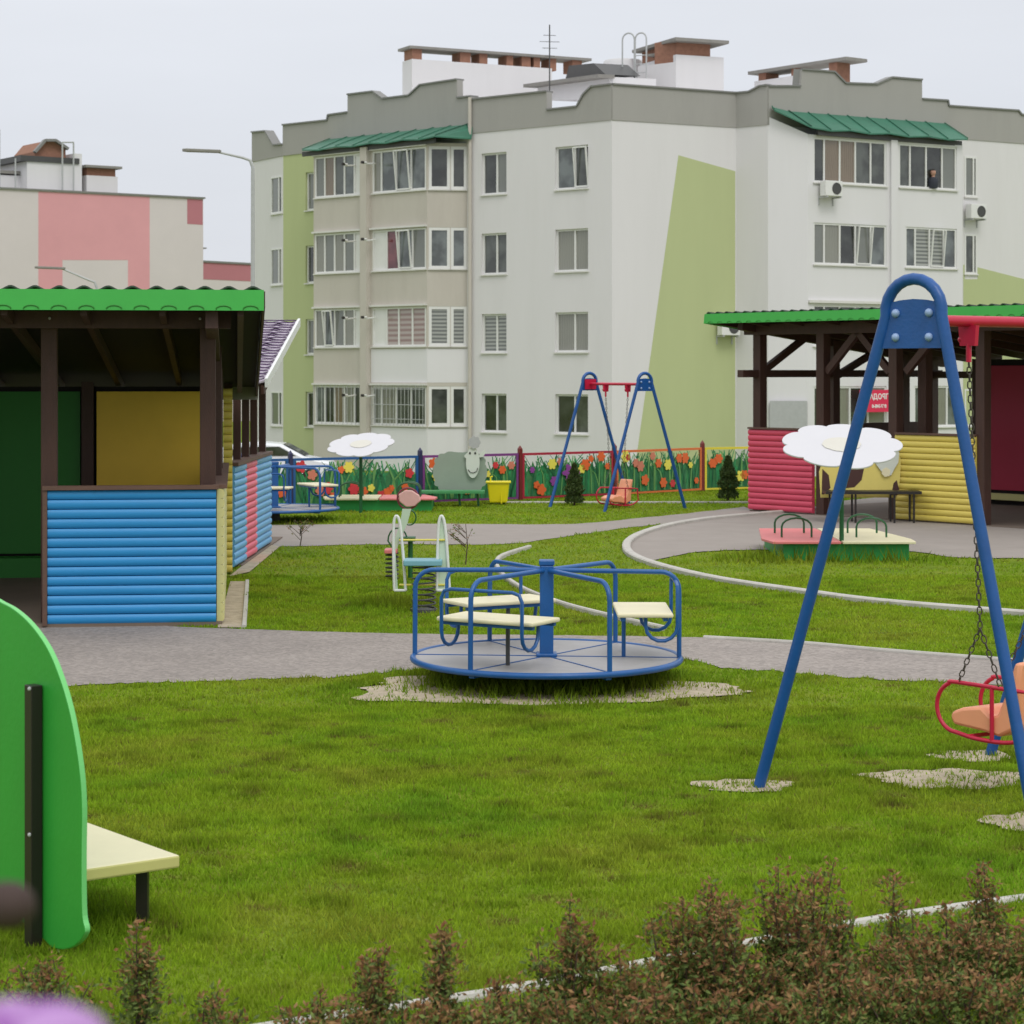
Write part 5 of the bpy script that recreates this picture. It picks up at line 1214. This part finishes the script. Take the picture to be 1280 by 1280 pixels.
hnames = ['low reddish brown shrub left of the green board bench foot','slim upright brown shrub in front of the cream bench leg','short sparse brown shrub between bench and kerb','short brown shrub just right of the corner shrubs','russet topped shrub near the lower kerb end','thin tall russet shrub beside the lower kerb end','low shrub before the gap in the hedge','tall bushy shrub rising left of the hedge middle','broad shrub to the right of the tall bushy one',
          'dark upright shrub at the hedge middle','brown spire shrub above the white kerb','tall twin-like brown spire left of the tallest shrub','tallest feathery brown shrub of the hedge','single thin spire standing alone before the lawn','brown spire shrub by the right end of the kerb']
lnames = ['dense shrub under the first brown spire, back row of the hedge','dense shrub below the tallest feathery shrub, back row','dense shrub under the single thin spire, back row','dense shrub at the foot of the right end spire, back row','dense shrub cut by the right edge of the photo, back row',
          'front row olive shrub at the hedge middle','front row shrub below the tall bushy shrub, left end of the dense hedge','front row shrub between the hedge middle and the tallest shrub','front row shrub directly below the tallest feathery shrub','front row greenish shrub below the single thin spire','front row green shrub in the lower right corner',
          'low shrub at the bottom edge, left end of the dense hedge','low shrub at the bottom edge left of the kerb gap','low shrub at the bottom edge just below the kerb gap','low shrub at the bottom edge under the broad shrub','bushy shrub filling the hedge between the two middle spires','bushy shrub filling the hedge just left of the tallest shrub','bushy shrub between the single thin spire and the right end spire']
for i, (px, yt, D, sp, ns) in enumerate(hedge):
    if i < len(hnames): shrub(px, yt, D, sp, ns, 3.4, hnames[i], 'shrubs of the front hedge')
    else: shrub(px, yt, D, sp, ns, 3.2, lnames[i-len(hnames)], 'shrubs of the front hedge')
def conifer(px, ytop, D, w, label):
    b = V(PX(px, D), D, 0); t = thing('conifer', label, 'shrub', b, 0, 'small conifers by the mural fence'); zt = PZ(ytop, D); cen = []
    for i in range(2600):
        h = random.random(); r = w*(math.sin(min(1, (1-h)*1.5)*math.pi/2))*(.6+.4*random.random())*(.85+.15*math.sin(h*23)); a = random.uniform(0, 6.28); cen.append((b.x+r*math.cos(a), b.y+r*math.sin(a), .03+h*zt*.97))
    mb = MB(); mb.tube([b, b+V(0,0,zt*.9)], .02, 6); mb.build('trunk', m_twig, t); leaves('foliage', cen, .045, [m_conif], [0]*len(cen), t, b, 1.2)
conifer(718, 583, 35.3, .16, 'small dark conifer left of the distant swing seat'); conifer(910, 573, 36.5, .18, 'small dark conifer in front of the yellow fence frame')
def sapling(px, ybase, ytop, label):
    b = G(px, ybase); t = thing('sapling', label, 'young tree', b, 0, 'bare saplings on the back lawn'); zt = PZ(ytop, b.y); mb = MB(); cen = []
    mb.tube([b, b+V(.02, 0, zt*.5), b+V(0, 0, zt)], [.008, .006, .003], 5)
    for k in range(11):
        h = zt*random.uniform(.3, .95); a = random.uniform(0, 6.28); L = .22*(1.1-h/zt)+.05; p = b+V(0, 0, h); q = p+V(math.cos(a)*L, math.sin(a)*L, L*.8); mb.tube([p, q], [.004, .002], 4)
        for j in range(9): r = p.lerp(q, random.uniform(.4, 1.1)); cen.append((r.x+random.gauss(0, .015), r.y, r.z+random.gauss(0, .015)))
    mb.build('trunk', m_twig, t); leaves('foliage', cen, .025, [m_lgreen, m_lbrown], [random.randint(0, 1) for _ in cen], t, b)
sapling(375, 684, 655, 'thin bare sapling near the striped log side'); sapling(582, 706, 655, 'thin leafy sapling behind the merry-go-round')

# out-of-focus blooms right in front of the camera
def bloom():
    D = .8; c = P(18, 1305, D); b = V(c.x-.03, c.y-.02, 0); t = thing('flower', 'out-of-focus pale purple bloom in the lower left corner', 'flower', b)
    mb = MB(); mb.tube([b, b.lerp(c, .6)+V(-.02, 0, 0), c], .002, 6); mb.build('stem', m_twig, t)
    mp = M('petal_purple', (.28, .09, .36), .5, .1, 20); mw = M('petal_pale', (.42, .22, .50), .5, .1, 20)
    for k in range(7):
        a = 2*math.pi*k/7; r_ = V(math.cos(a), math.sin(a)*.6, .25); q = c+r_*.016; mb = MB(); mb.ball(q, .018, 12, (1.0, .7, .5)); mb.build('petal', mp if k % 2 else mw, t, smooth=True)
    D = 1.25; c = P(8, 1132, D); b = V(c.x-.06, c.y, 0); t = thing('seed_head', 'out-of-focus dark brown seed head at the left edge', 'plant', b)
    mb = MB(); mb.tube([b, V(b.x, b.y, c.z-.1), V(b.x+.005, b.y, c.z-.02), c], .003, 6); mb.build('stem', m_twig, t)
    mb = MB(); mb.ball(c+V(.0, 0, 0), .017, 12, (1.0, .8, .82)); mb.build('head', M('seed_brown', (.05, .03, .025), .8, .2, 30), t, smooth=True)
bloom()
